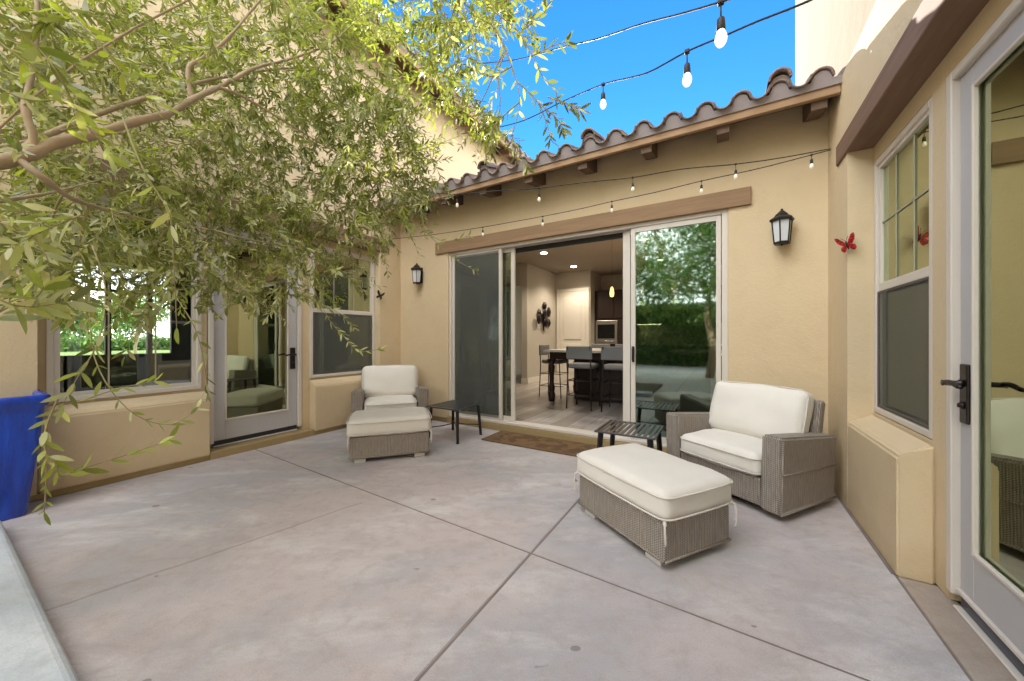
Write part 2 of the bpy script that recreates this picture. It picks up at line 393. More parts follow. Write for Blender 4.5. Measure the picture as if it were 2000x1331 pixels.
def leafmat(name, top, under, young, trans=.45):
    m, n, l, b = newmat(name); out = [x for x in n if x.type == 'OUTPUT_MATERIAL'][0]
    at = n.new('ShaderNodeAttribute'); at.attribute_name = 'leaf'
    sp = n.new('ShaderNodeSeparateColor'); l.new(at.outputs['Color'], sp.inputs[0])
    bf = n.new('ShaderNodeNewGeometry').outputs['Backfacing']
    c = mixc(n, l, bf, top, under)
    c = mixc(n, l, sp.outputs[0], mixc(n, l, 1.0, c, (.45, .50, .45), 'MULTIPLY'), mixc(n, l, 1.0, c, (1.65, 1.52, 1.42), 'MULTIPLY'))
    c = mixc(n, l, sp.outputs[1], c, young)
    l.new(c, b.inputs['Base Color']); setin(b, 'Roughness', .34); setin(b, 'Specular IOR Level', .5)
    tl = n.new('ShaderNodeBsdfTranslucent'); l.new(mixc(n, l, 1.0, c, (1.5, 1.5, .7), 'MULTIPLY'), tl.inputs[0])
    mx = n.new('ShaderNodeMixShader'); mx.inputs[0].default_value = trans
    l.new(b.outputs[0], mx.inputs[1]); l.new(tl.outputs[0], mx.inputs[2]); l.new(mx.outputs[0], out.inputs[0]); return m
M_leaf = leafmat('olive_leaf', (.175, .205, .082), (.38, .40, .27), (.38, .45, .06))
M_leaf2 = leafmat('broad_leaf', (.07, .16, .045), (.12, .21, .08), (.24, .38, .07))
M_bark = simple('olive_bark', (.36, .275, .18), .9, bump=.9, bscale=35, var=.35, vscale=12)
M_twig = simple('twig_bark', (.30, .26, .13), .85, var=.2)

def plank_mat():
    m, n, l, b = newmat('wood_look_floor'); p = geopos(n)
    br = n.new('ShaderNodeTexBrick'); br.offset = .37; br.inputs['Scale'].default_value = 1; br.inputs['Mortar Size'].default_value = .004
    br.inputs['Brick Width'].default_value = 1.2; br.inputs['Row Height'].default_value = .2
    br.inputs['Color1'].default_value = (.24, .2, .17, 1); br.inputs['Color2'].default_value = (.5, .46, .43, 1); br.inputs['Mortar'].default_value = (.15, .13, .12, 1)
    q = mapping(n, l, p, (1, 1, 1), (0, 0, R(90))); l.new(q, br.inputs['Vector'])
    g = noise(n, l, mapping(n, l, p, (8, .8, 1)), 2, 6, .65, .6)
    c = mixc(n, l, ramp(n, l, g, [(.35, (0, 0, 0)), (.65, (1, 1, 1))]), mixc(n, l, .5, br.outputs[0], (.16, .13, .11)), br.outputs[0])
    l.new(c, b.inputs['Base Color']); setin(b, 'Roughness', .32); return m
M_plank = plank_mat()
M_iwall = simple('interior_paint', (.48, .44, .37), .9, var=.03)
M_iceil = simple('ceiling_paint', (.30, .25, .195), .9)
M_trim = simple('white_trim', (.72, .68, .6), .5)
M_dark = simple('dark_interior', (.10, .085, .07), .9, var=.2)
M_espresso = wood('espresso_cabinet', (.035, .022, .018), 'z', .35, .3)

# ------------------------------------------------------------ setting: ground, patio
def lawn_mat():
    m, n, l, b = newmat('lawn'); p = geopos(n)
    c = ramp(n, l, noise(n, l, p, .12, 6), [(.35, (.12, .19, .04)), (.65, (.24, .31, .08))]); l.new(c, b.inputs['Base Color']); setin(b, 'Roughness', 1); return m
tag(MB().box(-400, 400, -400, 400, -1, -.25).build('ground', lawn_mat()), kind='structure')
def patio():
    base = MB().box(-4.155, .86, -9, 3.72, -.24, -.0035); base.build('patio_base', M_joint)['kind'] = 'structure'
    mb = MB()
    def yj(x): return 1.68 - .038 * (x + .88)          # the cross joint runs very slightly askew
    def quad(p, b=.003):
        bm = bmesh.new(); vs = [bm.verts.new((x, y, 0)) for x, y in p] + [bm.verts.new((x, y, -.1)) for x, y in p]
        bm.faces.new(vs[:4]); 
        for i in range(4): bm.faces.new((vs[i], vs[i + 4], vs[(i + 1) % 4 + 4], vs[(i + 1) % 4]))
        bm.faces.new((vs[7], vs[6], vs[5], vs[4]))
        bmesh.ops.recalc_face_normals(bm, faces=bm.faces)
        ed = [e for e in bm.edges if all(abs(v.co.z) < 1e-6 for v in e.verts)]
        bmesh.ops.bevel(bm, geom=ed, offset=b, segments=2, affect='EDGES'); bm.verts.index_update()
        mb.add([v.co[:] for v in bm.verts], [[v.index for v in f.verts] for f in bm.faces]); bm.free()
    g = .0058; L, Rr, X = -4.14, .7075, -.88
    quad([(L, yj(L) + g), (X - g, yj(X) + g), (X - g, 3.708), (L, 3.708)])
    quad([(X + g, yj(X) + g), (Rr, yj(Rr) + g), (Rr, 3.708), (X + g, 3.708)])
    quad([(L, -2.2 + g), (X - g, -2.2 + g), (X - g, yj(X) - g), (L, yj(L) - g)])
    quad([(X + g, -2.2 + g), (Rr, -2.2 + g), (Rr, yj(Rr) - g), (X + g, yj(X) - g)])
    quad([(L, -9), (X - g, -9), (X - g, -2.2 - g), (L, -2.2 - g)])
    quad([(X + g, -9), (Rr, -9), (Rr, -2.2 - g), (X + g, -2.2 - g)])
    tag(mb.build('patio', M_patio), kind='structure')
    tag(MB().box(.716, .872, -3, 2.408, -.1, .004, .006).build('path', M_stoop), kind='structure')
patio()

# ------------------------------------------------------------ parts shared by the wings
def grid_frame(mb, horiz, lo0, hi0, z0, z1, x0, x1, t, axis):
    "rectangular frame; axis 'y' means it lies in a plane of constant X, running along Y"
    def bx(a0, a1, c0, c1):
        if axis == 'y': mb.box(x0, x1, a0, a1, c0, c1, .003, seg=1)
        else: mb.box(a0, a1, x0, x1, c0, c1, .003, seg=1)
    bx(lo0, lo0 + t, z0, z1); bx(hi0 - t, hi0, z0, z1); bx(lo0 + t, hi0 - t, z1 - t, z1); bx(lo0 + t, hi0 - t, z0, z0 + t)

def hung_window(parent, ya, yb, z0, z1, xf, sg, zr, grid=True, single=False, label=None, cross=True):
    "window in the plane X = xf; sg is the outward side (+1 / -1 along X)"
    w = MB(); d = lambda a: xf - sg * a             # depth a behind the outer face
    grid_frame(w, None, ya, yb, z0, z1, d(0), d(.07), .035, 'y')
    fr = w.build('window', M_frame, parent, True, label)
    s = MB()
    a, b = ya + .036, yb - .036
    if single:
        s.box(d(.02), d(.05), a, a + .03, z0 + .036, z1 - .036); s.box(d(.02), d(.05), b - .03, b, z0 + .036, z1 - .036)
        s.box(d(.02), d(.05), a + .03, b - .03, z1 - .066, z1 - .036); s.box(d(.02), d(.05), a + .03, b - .03, z0 + .036, z0 + .066)
    else:
        s.box(d(.012), d(.045), a, b, zr - .03, zr + .022, .003, seg=1)
        s.box(d(.012), d(.045), a, a + .022, zr + .022, z1 - .036); s.box(d(.012), d(.045), b - .022, b, zr + .022, z1 - .036)
        s.box(d(.012), d(.045), a + .022, b - .022, z1 - .058, z1 - .036)
    s.build('sash', M_frame, fr, True)
    MB().box(d(.03), d(.034), a + .002, b - .002, z0 + .037, z1 - .037).build('pane', M_glass if not single else M_glass_cl, fr, True)
    if grid:
        g = MB(); n = 2
        for k in range(1, n + 1):
            y = a + (b - a) * k / (n + 1); g.box(d(.023), d(.0285), y - .0045, y + .0045, (zr if not single else z0 + .06) + .03, z1 - .06)
        if not single and cross:
            zc = (zr + z1) / 2; g.box(d(.0235), d(.028), a + .02, b - .02, zc - .0045, zc + .0045)
        g.build('muntin', M_muntin, fr, True)
    if not single:
        sc = MB().box(d(.008), d(.0105), a + .02, b - .02, z0 + .055, zr - .045)
        so = sc.build('insect_screen', M_screen, fr, True)
        q = MB(); grid_frame(q, None, a + .004, b - .004, z0 + .038, zr - .031, d(.005), d(.014), .016, 'y'); q.build('screen_frame', M_dark, fr, True)
    return fr

def glazed_door(parent, ya, yb, z0, z1, xf, sg, latch_hi, glass_z0, sweep=None, label=None):
    d = lambda a: xf - sg * a
    st = .095
    fr = MB(); fr.box(d(-.005), d(.09), ya - .045, ya - .003, z0 - .02, z1 + .04, .004, seg=1); fr.box(d(-.005), d(.09), yb + .003, yb + .045, z0 - .02, z1 + .04, .004, seg=1)
    fr.box(d(-.004), d(.09), ya - .003, yb + .003, z1 + .003, z1 + .04, .004, seg=1)
    leaf = MB()
    leaf.box(d(.02), d(.062), ya, ya + st, z0, z1, .004, seg=1); leaf.box(d(.02), d(.062), yb - st, yb, z0, z1, .004, seg=1)
    leaf.box(d(.0205), d(.0615), ya + st, yb - st, z1 - .085, z1); leaf.box(d(.0205), d(.0615), ya + st, yb - st, z0, glass_z0)
    D = leaf.build('door', M_door, parent, True, label)
    fr.build('door_frame', M_frame, D, True)
    if sweep: MB().box(d(.006), d(.0204), ya + .001, yb - .001, z0 - .001, z0 + .018, .003, seg=1).build('drip_edge', M_frame, D, True)
    bd = MB(); grid_frame(bd, None, ya + st - .003, yb - st + .003, glass_z0 - .003, z1 - .082, d(.012), d(.03), .016, 'y'); bd.build('glazing_bead', M_frame, D, True)
    MB().box(d(.036), d(.041), ya + st, yb - st, glass_z0, z1 - .085).build('pane', M_glass, D, True)
    th = MB(); th.box(d(-.002 if sweep else .0), d(.09), ya - .003, yb + .003, z0 - (.070 if sweep else .056), z0 - (.061 if sweep else .046), .004, seg=1); th.build('threshold', M_frame, D, True)
    sw = MB().box(d(.022), d(.055), ya + .002, yb - .002, z0 - (.060 if sweep else .045), z0 - .002).build('door_sweep', M_navy if sweep else M_rubber, D, True)
    hy = yb - .05 if latch_hi else ya + .05; s2 = -1 if latch_hi else 1
    h = MB(); h.box(d(.008), d(.0195), hy - .029, hy + .029, .79, 1.035, .006)
    h.lathe([(.014, 0), (.016, .01), (.011, .015), (.011, .055), (.013, .058)], 14, Matrix.Translation((d(.008), hy, .955)) @ Matrix.Rotation(R(90) * sg, 4, 'Y'))
    pts = [(d(-.042), hy + s2 * t * .115, .955 + .006 * math.sin(t * 5)) for t in [k / 8 for k in range(9)]]
    h.tube(pts, [.0115, .0115, .0105, .01, .01, .0095, .009, .009, .0075], 10)
    h.lathe([(.015, 0), (.016, .006), (.009, .009), (.009, .014)], 14, Matrix.Translation((d(.008), hy, .865)) @ Matrix.Rotation(R(90) * sg, 4, 'Y'))
    h.build('handle', M_bronze, D, True)
    return D

# ------------------------------------------------------------ barrel tile roof
def barrel(mb, p0, p1, up, r0, r1, th=.013, n=10, flip=False):
    "half-round clay tile from p0 (eave, radius r0) to p1; up = normal of the roof"
    p0 = Vector(p0); p1 = Vector(p1); t = (p1 - p0).normalized(); up = (up - t * up.dot(t)).normalized(); sd = t.cross(up)
    vs = []; fs = []
    for (p, r) in ((p0, r0), (p1, r1)):
        for rr in (r, r - th):
            for k in range(n + 1):
                a = math.pi * k / n; q = p + sd * rr * math.cos(a) + up * rr * math.sin(a) * (-1 if flip else 1)
                vs.append(q)
    m = n + 1
    for k in range(n):
        fs.append((k, k + 1, 2 * m + k + 1, 2 * m + k)); fs.append((m + k + 1, m + k, 3 * m + k, 3 * m + k + 1))
        fs.append((m + k, m + k + 1, k + 1, k)); fs.append((2 * m + k, 2 * m + k + 1, 3 * m + k + 1, 3 * m + k))
    mb.add(vs, fs, True)
def tile_roof(parent, name, o, along, upslope, n_along, pitch, rows, length=.40, special=(), r=.072, label=None):
    "o: eave corner; along: unit vector of the eave; upslope: unit vector up the slope"
    o = Vector(o); along = Vector(along); us = Vector(upslope).normalized(); nrm = along.cross(us)
    if nrm.z < 0: nrm = -nrm
    rnd = random.Random(3)
    mb = MB(); mo = MB(); fl = []
    for i in range(n_along):
        for j in range(rows):
            b = o + along * (i * pitch) + us * (j * (length - .07)) + nrm * (.028 + .004 * rnd.random())
            jit = along * rnd.uniform(-.006, .006)
            # pan (concave) between covers
            pb = o + along * ((i + .5) * pitch) + us * (j * (length - .07)) + nrm * .082
            barrel(mb, pb + jit - us * .02, pb + us * length + nrm * -.01, nrm, r * .92, r * .8, .012, 8, True)
            barrel(mb, b + jit + nrm * .012, b + us * length + jit - nrm * .004, nrm, r, r * .86, .014, 10)
            if j == 0 and i in special:
                barrel(mb, b + nrm * .082 - us * .015, b + us * length + nrm * .075, nrm, r * 1.02, r * .86, .016, 10)
    for i in special:
        b = o + along * (i * pitch) + nrm * .07; barrel(mb, b + us * .01, b + us * .3, nrm, r * .96, r * .84, .03, 10)
    rf = mb.build(name, M_tile, parent, True, label)
    rb = MB(); vs = []; fs = []; st = 12; N = n_along * st
    for k in range(N + 1):
        x = (k / st - .5) * pitch; dx = (k / st - .5) - round(k / st - .5); dx *= pitch; q = r - .013
        h = math.sqrt(max(0, q * q - dx * dx)) if abs(dx) < q else 0
        for dd in (.016, .05):
            a = o + along * x + us * dd; vs += [a + nrm * -.02, a + nrm * (.030 + h)]
    for k in range(N):
        a = k * 4; b = a + 4
        fs += [(a, b, b + 1, a + 1), (a + 2, a + 3, b + 3, b + 2), (a + 1, b + 1, b + 3, a + 3), (a, a + 2, b + 2, b)]
    rb.add(vs, fs); rb.build('mortar', M_mortar, rf, True)
    return rf

# ------------------------------------------------------------ left wing (tall wall on the left, X = -4.14)
LW = thing('house_wing', 'tall cream stucco wing behind the olive tree, with a glazed door between two windows', 'house', (-4.14, 1.9, 0))
XL = -4.14; XR_ = -4.265
w = MB()
w.box(XL - .125, XL, -6, .45, .045, 2.42); w.box(XL - .125, XL, 3.35, 3.78, .045, 2.42)
w.box(XL - .125, XL, -6, 7.1, 2.42, 5.02)
# wall behind the recess, round the openings
w.box(XL - .30, XR_, -6, .50, .045, 2.40); w.box(XL - .30, XR_, 1.40, 1.445, .045, 2.285); w.box(XL - .30, XR_, 2.345, 2.43, .045, 2.285); w.box(XL - .30, XR_, 3.35, 3.9, .045, 2.40)
w.box(XL - .30, XR_, .50, 1.40, .045, .66); w.box(XL - .30, XR_, 2.43, 3.35, .045, .66)
w.box(XL - .30, XR_, .50, 3.35, 2.285, 2.40); w.box(XL - .30, XR_, -6, 7.1, 2.402, 5.02)
w.build('wall', M_stucco, LW, True)
w = MB(); w.box(XL - .118, XL - .003, .452, 1.428, .048, .585, .014); w.box(XL - .118, XL - .003, 2.432, 3.348, .048, .585, .014)
def ledge(parent, x_out, x_in, y0, y1, zb=.045):
    mb = MB(); zt = .60
    poly = [(x_out, zb), (x_out, zt - .03), (x_out + (x_in - x_out) * .1, zt - .012), (x_out + (x_in - x_out) * .25, zt), (x_in, zt + .045), (x_in, zb)]
    mb.prism([(p, q) for p, q in poly], y0, y1, 'y'); 
    o = mb.build('ledge', M_stucco, parent, True)
    bm = bmesh.new(); bm.from_mesh(o.data); bmesh.ops.recalc_face_normals(bm, faces=bm.faces)
    bmesh.ops.bevel(bm, geom=[e for e in bm.edges if e.calc_length() > .03], offset=.009, segments=3, affect='EDGES'); bm.to_mesh(o.data); bm.free()
    return o
ledge(LW, XL + .006, XR_ + .001, .455, 1.43); ledge(LW, XL + .006, XR_ + .001, 2.425, 3.347)
MB().box(XL - .29, XL - .012, -6, 1.43, 0, .043).box(XL - .29, XL - .012, 2.42, 3.72, 0, .043).build('foundation', M_base, LW, True)
MB().box(XL - .28, XL + .004, 1.432, 2.418, -.02, .072, .008).build('step', M_base, LW, True)
MB().box(XL - .12, XL + .016, .12, 3.50, 2.36, 2.53, .008).build('lintel', M_beam_y, LW, True)
hung_window(LW, .50, 1.40, .665, 2.28, XR_ + .02, 1, 1.5, True, True, label='wide fixed window showing the lawn beyond the room')
hung_window(LW, 2.43, 3.345, .665, 2.28, XR_ + .02, 1, 1.49, True, cross=False, label='window with a dark screened lower half beside the left armchair')
glazed_door(LW, 1.50, 2.29, .135, 2.245, XR_ + .01, 1, True, .325, label='pale glazed door between the two left windows')
# dim room behind, open to the golf-course side through tall windows
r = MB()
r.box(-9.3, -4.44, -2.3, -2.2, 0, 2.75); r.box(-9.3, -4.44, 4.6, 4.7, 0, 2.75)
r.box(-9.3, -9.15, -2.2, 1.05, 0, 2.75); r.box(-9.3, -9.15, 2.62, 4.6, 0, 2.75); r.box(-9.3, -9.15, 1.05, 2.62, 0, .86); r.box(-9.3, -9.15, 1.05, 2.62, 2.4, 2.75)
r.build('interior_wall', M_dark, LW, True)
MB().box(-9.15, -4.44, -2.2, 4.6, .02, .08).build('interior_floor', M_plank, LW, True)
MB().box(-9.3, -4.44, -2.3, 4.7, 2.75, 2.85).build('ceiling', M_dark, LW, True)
q = MB()
for y in (1.05, 1.70, 2.22, 2.55): q.box(-9.22, -9.14, y, y + .07, .86, 2.4)
q.box(-9.22, -9.14, 1.12, 2.55, 1.95, 2.0)
q.build('rear_window_frame', M_dark, LW, True)
q = MB().box(-9.8, XL - .301, -6, -2.31, 0, 5.0).box(-9.8, XL - .301, -2.3, 7.1, 2.86, 5.0).box(-9.8, -9.6, 4.71, 7.1, 0, 2.85); q.build('rear_wall', M_stucco, LW, True)
# eave: fascia, soffit, rafter tails, tile
MB().box(-3.80, -3.765, -6.2, 7.3, 5.0, 5.09).build('fascia', M_fascia, LW, True)
MB().prism([(-3.80, 5.085), (-4.3, 5.25), (-4.3, 5.23), (-3.80, 5.065)], -6.2, 7.3, 'y').build('soffit', M_beam_y, LW, True)
for k in range(22):
    y = -5.9 + k * .61
    MB().prism([(-3.805, 4.93), (-3.805, 5.06), (-4.13, 5.165), (-4.13, 5.03)], y, y + .09, 'y').build('rafter_tail', M_beam_y, LW, True)
tile_roof(LW, 'roof', (-3.74, -6.2, 5.09), (0, 1, 0), (-.95, 0, .31), 52, .26, 3)
MB().prism([(-4.4, 5.27), (-7, 6.15), (-9.9, 5.2), (-9.9, 5.1), (-4.2, 5.1)], -6.2, 7.3, 'y').build('roof_deck', M_tile, LW, True)
MB().box(XL - .2, XL - .001, -.2, 7.09, 5.02, 5.17).build('wall_head', M_stucco, LW, True)

# ------------------------------------------------------------ rear wing (wall with the sliding door, Y = 3.72)
YB = 3.72
BW = thing('house_wing', 'low cream stucco wing at the back with the wide sliding door and a tiled eave', 'house', (-1.7, YB, 0))
oL, oR, oB, oT = -3.215, .035, .085, 2.305
w = MB()
w.box(XL, oL, YB, YB + .2, .06, 3.10); w.box(oR, .714, YB, YB + .2, .06, 3.10); w.box(oL, oR, YB, YB + .2, oT, 3.10)
w.build('wall', M_stucco, BW, True)
MB().box(XL, .714, YB + .012, YB + .2, 0, .058).build('foundation', M_base, BW, True)
MB().box(oL - .02, oR + .02, YB - .012, YB + .19, -.01, .078, .006).build('step', M_base, BW, True)
MB().box(-3.43, .205, YB - .028, YB + .05, 2.30, 2.455, .006).build('lintel', M_beam, BW, True)
# sliding door
SD = MB(); y0 = YB + .015
SD.box(oL, oL + .04, y0, y0 + .13, oB, oT, .004, seg=1); SD.box(oR - .05, oR, y0, y0 + .13, oB, oT, .004, seg=1)
SD.box(oL + .04, oR - .05, y0, y0 + .13, oT - .042, oT, .004, seg=1); SD.box(oL + .04, oR - .05, y0 - .012, y0 + .13, oB - .004, oB + .028, .004, seg=1)
S = SD.build('sliding_door', M_frame, BW, True, 'wide sliding glass door standing open in the middle')
zb, zt = oB + .030, oT - .044
def panel(x0, x1, y, sl=.045, sr=.045, handle=None, glassm=M_glass_sl, scr=False):
    f = MB(); f.box(x0, x0 + sl, y, y + .032, zb, zt, .003, seg=1); f.box(x1 - sr, x1, y, y + .032, zb, zt, .003, seg=1)
    f.box(x0 + sl, x1 - sr, y + .001, y + .031, zt - .045, zt); f.box(x0 + sl, x1 - sr, y + .001, y + .031, zb, zb + .055)
    P = f.build('door_panel', M_frame, S, True)
    MB().box(x0 + sl, x1 - sr, y + .014, y + .018, zb + .055, zt - .045).build('pane', glassm, S, True)
    if scr: MB().box(x0 + sl, x1 - sr, y - .004, y - .002, zb + .03, zt - .02).build('insect_screen', M_screen, S, True)
    if handle:
        h = MB(); h.box(handle - .012, handle + .012, y - .02, y - .001, .90, 1.06, .005); h.box(handle - .01, handle + .01, y - .04, y - .02, .92, 1.04, .006)
        h.build('handle', M_black, S, True)
panel(oL + .045, -2.375, y0 + .012, scr=True)
panel(oL + .10, -2.215, y0 + .058, .04, .055)
panel(-.905, oR - .1, y0 + .058, .075, .04)
panel(-.815, oR - .055, y0 + .012, .045, .04, handle=-.79)
MB().box(oL, oR, y0 + .096, y0 + .1, 2.2, 2.26).build('track', M_rubber, S, True)
# eave
EY = 3.36; EZ = 2.875
MB().box(XL + .002, .712, EY - .02, EY + .02, EZ, EZ + .068, .004, seg=1).build('fascia', M_fascia, BW, True)
MB().prism([(EY + .021, EZ + .055), (YB + .2, EZ + .055 + .18), (YB + .2, EZ + .075 + .18), (EY + .021, EZ + .075)], XL + .002, .712, 'x').build('soffit', M_beam_d, BW, True)
for x in (.60, -.005, -.60, -1.20, -1.80, -2.40, -3.0, -3.6):
    t = MB().prism([(EY + .021, EZ - .06), (EY + .021, EZ + .053), (YB - .002, EZ + .155), (YB - .002, EZ + .03), (YB - .10, EZ - .012)], x - .045, x + .045, 'x').build('rafter_tail', M_beam_d, BW, True)
us = Vector((0, .95, .31)).normalized()
tile_roof(BW, 'roof', (.60, EY - .055, EZ + .072), (-1, 0, 0), us, 20, .243, 9, special=(1, 7, 12))
# the odd orange end tile lit by the sun where the roof meets the tower wall
MB().prism([(EY, EZ + .10), (6.6, EZ + 1.14), (6.6, EZ + 1.0), (EY + .05, EZ + .08)], XL + .002, .712, 'x').build('roof_deck', M_tile, BW, True)
MB().prism([(6.6, EZ + 1.14), (9.9, EZ + .12), (9.9, EZ + .02), (6.6, EZ + 1.0)], XL + .002, 3.2, 'x').build('roof_deck', M_tile, BW, True)
# kitchen shell
ZF, ZC = .095, 2.87
k = MB(); k.box(-5.3, -4.4, 7.2, 7.3, 2.37, ZC); k.box(-4.02, -3.87, 7.2, 8.9, ZF, ZC); k.box(-4.4, -4.02, 7.2, 7.3, 2.37, ZC); k.box(-5.3, -5.15, 3.93, 9.6, ZF, ZC)
k.box(-5.15, -4.02, 9.5, 9.6, ZF, ZC)
k.box(-3.87, -2.91, 8.8, 8.9, ZF, ZC); k.box(-3.0, -2.91, 8.9, 9.7, ZF, ZC); k.box(-2.91, 3.2, 9.7, 9.8, ZF, ZC); k.box(3.1, 3.2, 5.3, 9.7, ZF, ZC); k.box(.99, 3.1, 5.3, 5.4, ZF, ZC)
k.box(.86, .99, 3.93, 5.4, ZF, ZC); k.box(-5.15, oL - .02, YB + .2, YB + .23, ZF, ZC); k.box(oR + .02, .86, YB + .2, YB + .23, ZF, ZC); k.box(oL - .02, oR + .02, YB + .2, YB + .23, 2.31, ZC)
k.build('interior_wall', M_iwall, BW, True)
MB().box(-5.2, 3.1, YB + .19, 9.7, 0, ZF).build('interior_floor', M_plank, BW, True)
MB().box(-5.3, 3.2, YB + .2, 9.8, ZC, ZC + .12).build('ceiling', M_iceil, BW, True)
bbd = MB(); bbd.box(-3.87, -3.855, 7.19, 8.8, ZF, ZF + .13); bbd.box(-4.02, -3.855, 7.185, 7.2, ZF, ZF + .13); bbd.box(-3.855, -3.80, 8.785, 8.8, ZF, ZF + .13)
bbd.build('baseboard', M_trim, BW, True)
dk = MB(); dk.box(-3.74, -3.02, 8.77, 8.798, ZF, 2.36); ID = dk.build('interior_door', M_trim, BW, True, 'closed pale panel door at the back of the kitchen')
q = MB(); 
for (z0_, z1_) in ((.25, 1.0), (1.12, 2.2)): q.box(-3.62, -3.14, 8.752, 8.769, z0_, z1_, .008)
q.build('panel', M_trim, ID, True)
q = MB(); q.box(-3.82, -3.745, 8.765, 8.799, ZF, 2.44); q.box(-3.015, -2.94, 8.765, 8.799, ZF, 2.44); q.box(-3.745, -3.015, 8.765, 8.799, 2.365, 2.44); q.build('door_casing', M_trim, ID, True)

# ------------------------------------------------------------ right wing (X = .714)
XW = .714; XG = .842
RW = thing('house_wing', 'tall cream stucco wing on the right, with a glazed door beside a ledged window', 'house', (XW, 2.4, 0))
w = MB()
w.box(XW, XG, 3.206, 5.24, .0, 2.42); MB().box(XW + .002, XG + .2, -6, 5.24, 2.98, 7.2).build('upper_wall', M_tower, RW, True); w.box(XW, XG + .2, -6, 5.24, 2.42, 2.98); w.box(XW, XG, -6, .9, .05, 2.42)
w.box(XG, XG + .16, 3.206, 5.24, .0, 2.42)
w.box(XG, XG + .16, 2.30, 2.445, .01, 2.285); w.box(XG, XG + .16, 2.445, 3.206, .01, .66); w.box(XG, XG + .16, 1.28, 3.206, 2.285, 2.42)
w.box(XG, XG + .16, -6, 1.28, .01, 2.42)
w.box(XG + .2, 6, 5.04, 5.24, 0, 7.2); w.box(5.9, 6, -6, 5.04, 0, 7.2); w.box(XG + .2, 5.9, -6, -5.9, 0, 7.2)
w.build('wall', M_stucco, RW, True)
ledge(RW, XW + .0, XG - .001, 2.41, 3.204, -.005)
MB().box(XW - .014, XG + .02, -6, 3.43, 2.385, 2.53, .008).build('lintel', M_beam_y, RW, True)
hung_window(RW, 2.445, 3.203, .665, 2.282, XG + .0, -1, 1.47, True, label='window over the ledge with a screened lower half')
glazed_door(RW, 1.37, 2.255, .074, 2.235, XG - .005, -1, True, .275, sweep=True, label='pale glazed door with a bronze handle at the right edge')
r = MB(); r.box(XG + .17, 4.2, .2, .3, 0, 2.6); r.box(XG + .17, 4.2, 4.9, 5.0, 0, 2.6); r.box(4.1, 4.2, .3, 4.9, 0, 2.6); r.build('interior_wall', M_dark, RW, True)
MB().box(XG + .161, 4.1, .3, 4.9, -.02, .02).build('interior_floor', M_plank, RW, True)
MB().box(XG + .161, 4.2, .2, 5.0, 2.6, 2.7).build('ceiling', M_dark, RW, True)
MB().box(XW - .02, 6.1, -6.1, 5.3, 7.2, 7.35).build('roof', M_tile, RW, True)
MB().box(XW - .0165, XW - .002, 2.42, 3.70, -.03, .003).build('expansion_joint', M_joint, RW, True)
MB().box(.703, .7155, -3, 2.41, -.05, -.004).build('expansion_joint', M_joint, RW, True)

# ------------------------------------------------------------ wicker armchairs
def piping(mb, x0, x1, y0, y1, z, r=.0045, rc=.05, M=None, bx=.012):
    pts = []
    for (cx, cy, a0) in ((x1 - rc, y1 - rc, 0), (x0 + rc, y1 - rc, 90), (x0 + rc, y0 + rc, 180), (x1 - rc, y0 + rc, 270)):
        for k in range(6):
            a = R(a0 + 90 * k / 5); pts.append(Vector((cx + rc * math.cos(a), cy + rc * math.sin(a), z)))
    out = []
    for i, p in enumerate(pts):
        q = pts[(i + 1) % len(pts)]; d = (q - p).length; n = max(1, int(d / .05))
        for k in range(n):
            t = p.lerp(q, k / n); fx = (t.x - (x0 + x1) / 2) / ((x1 - x0) / 2); fy = (t.y - (y0 + y1) / 2) / ((y1 - y0) / 2)
            t.x += bx * fx * max(0, 1 - fy * fy) ** .7; t.y += bx * fy * max(0, 1 - fx * fx) ** .7; out.append(t)
    out.append(out[0]); mb.tube(out, r, 6, True, M)

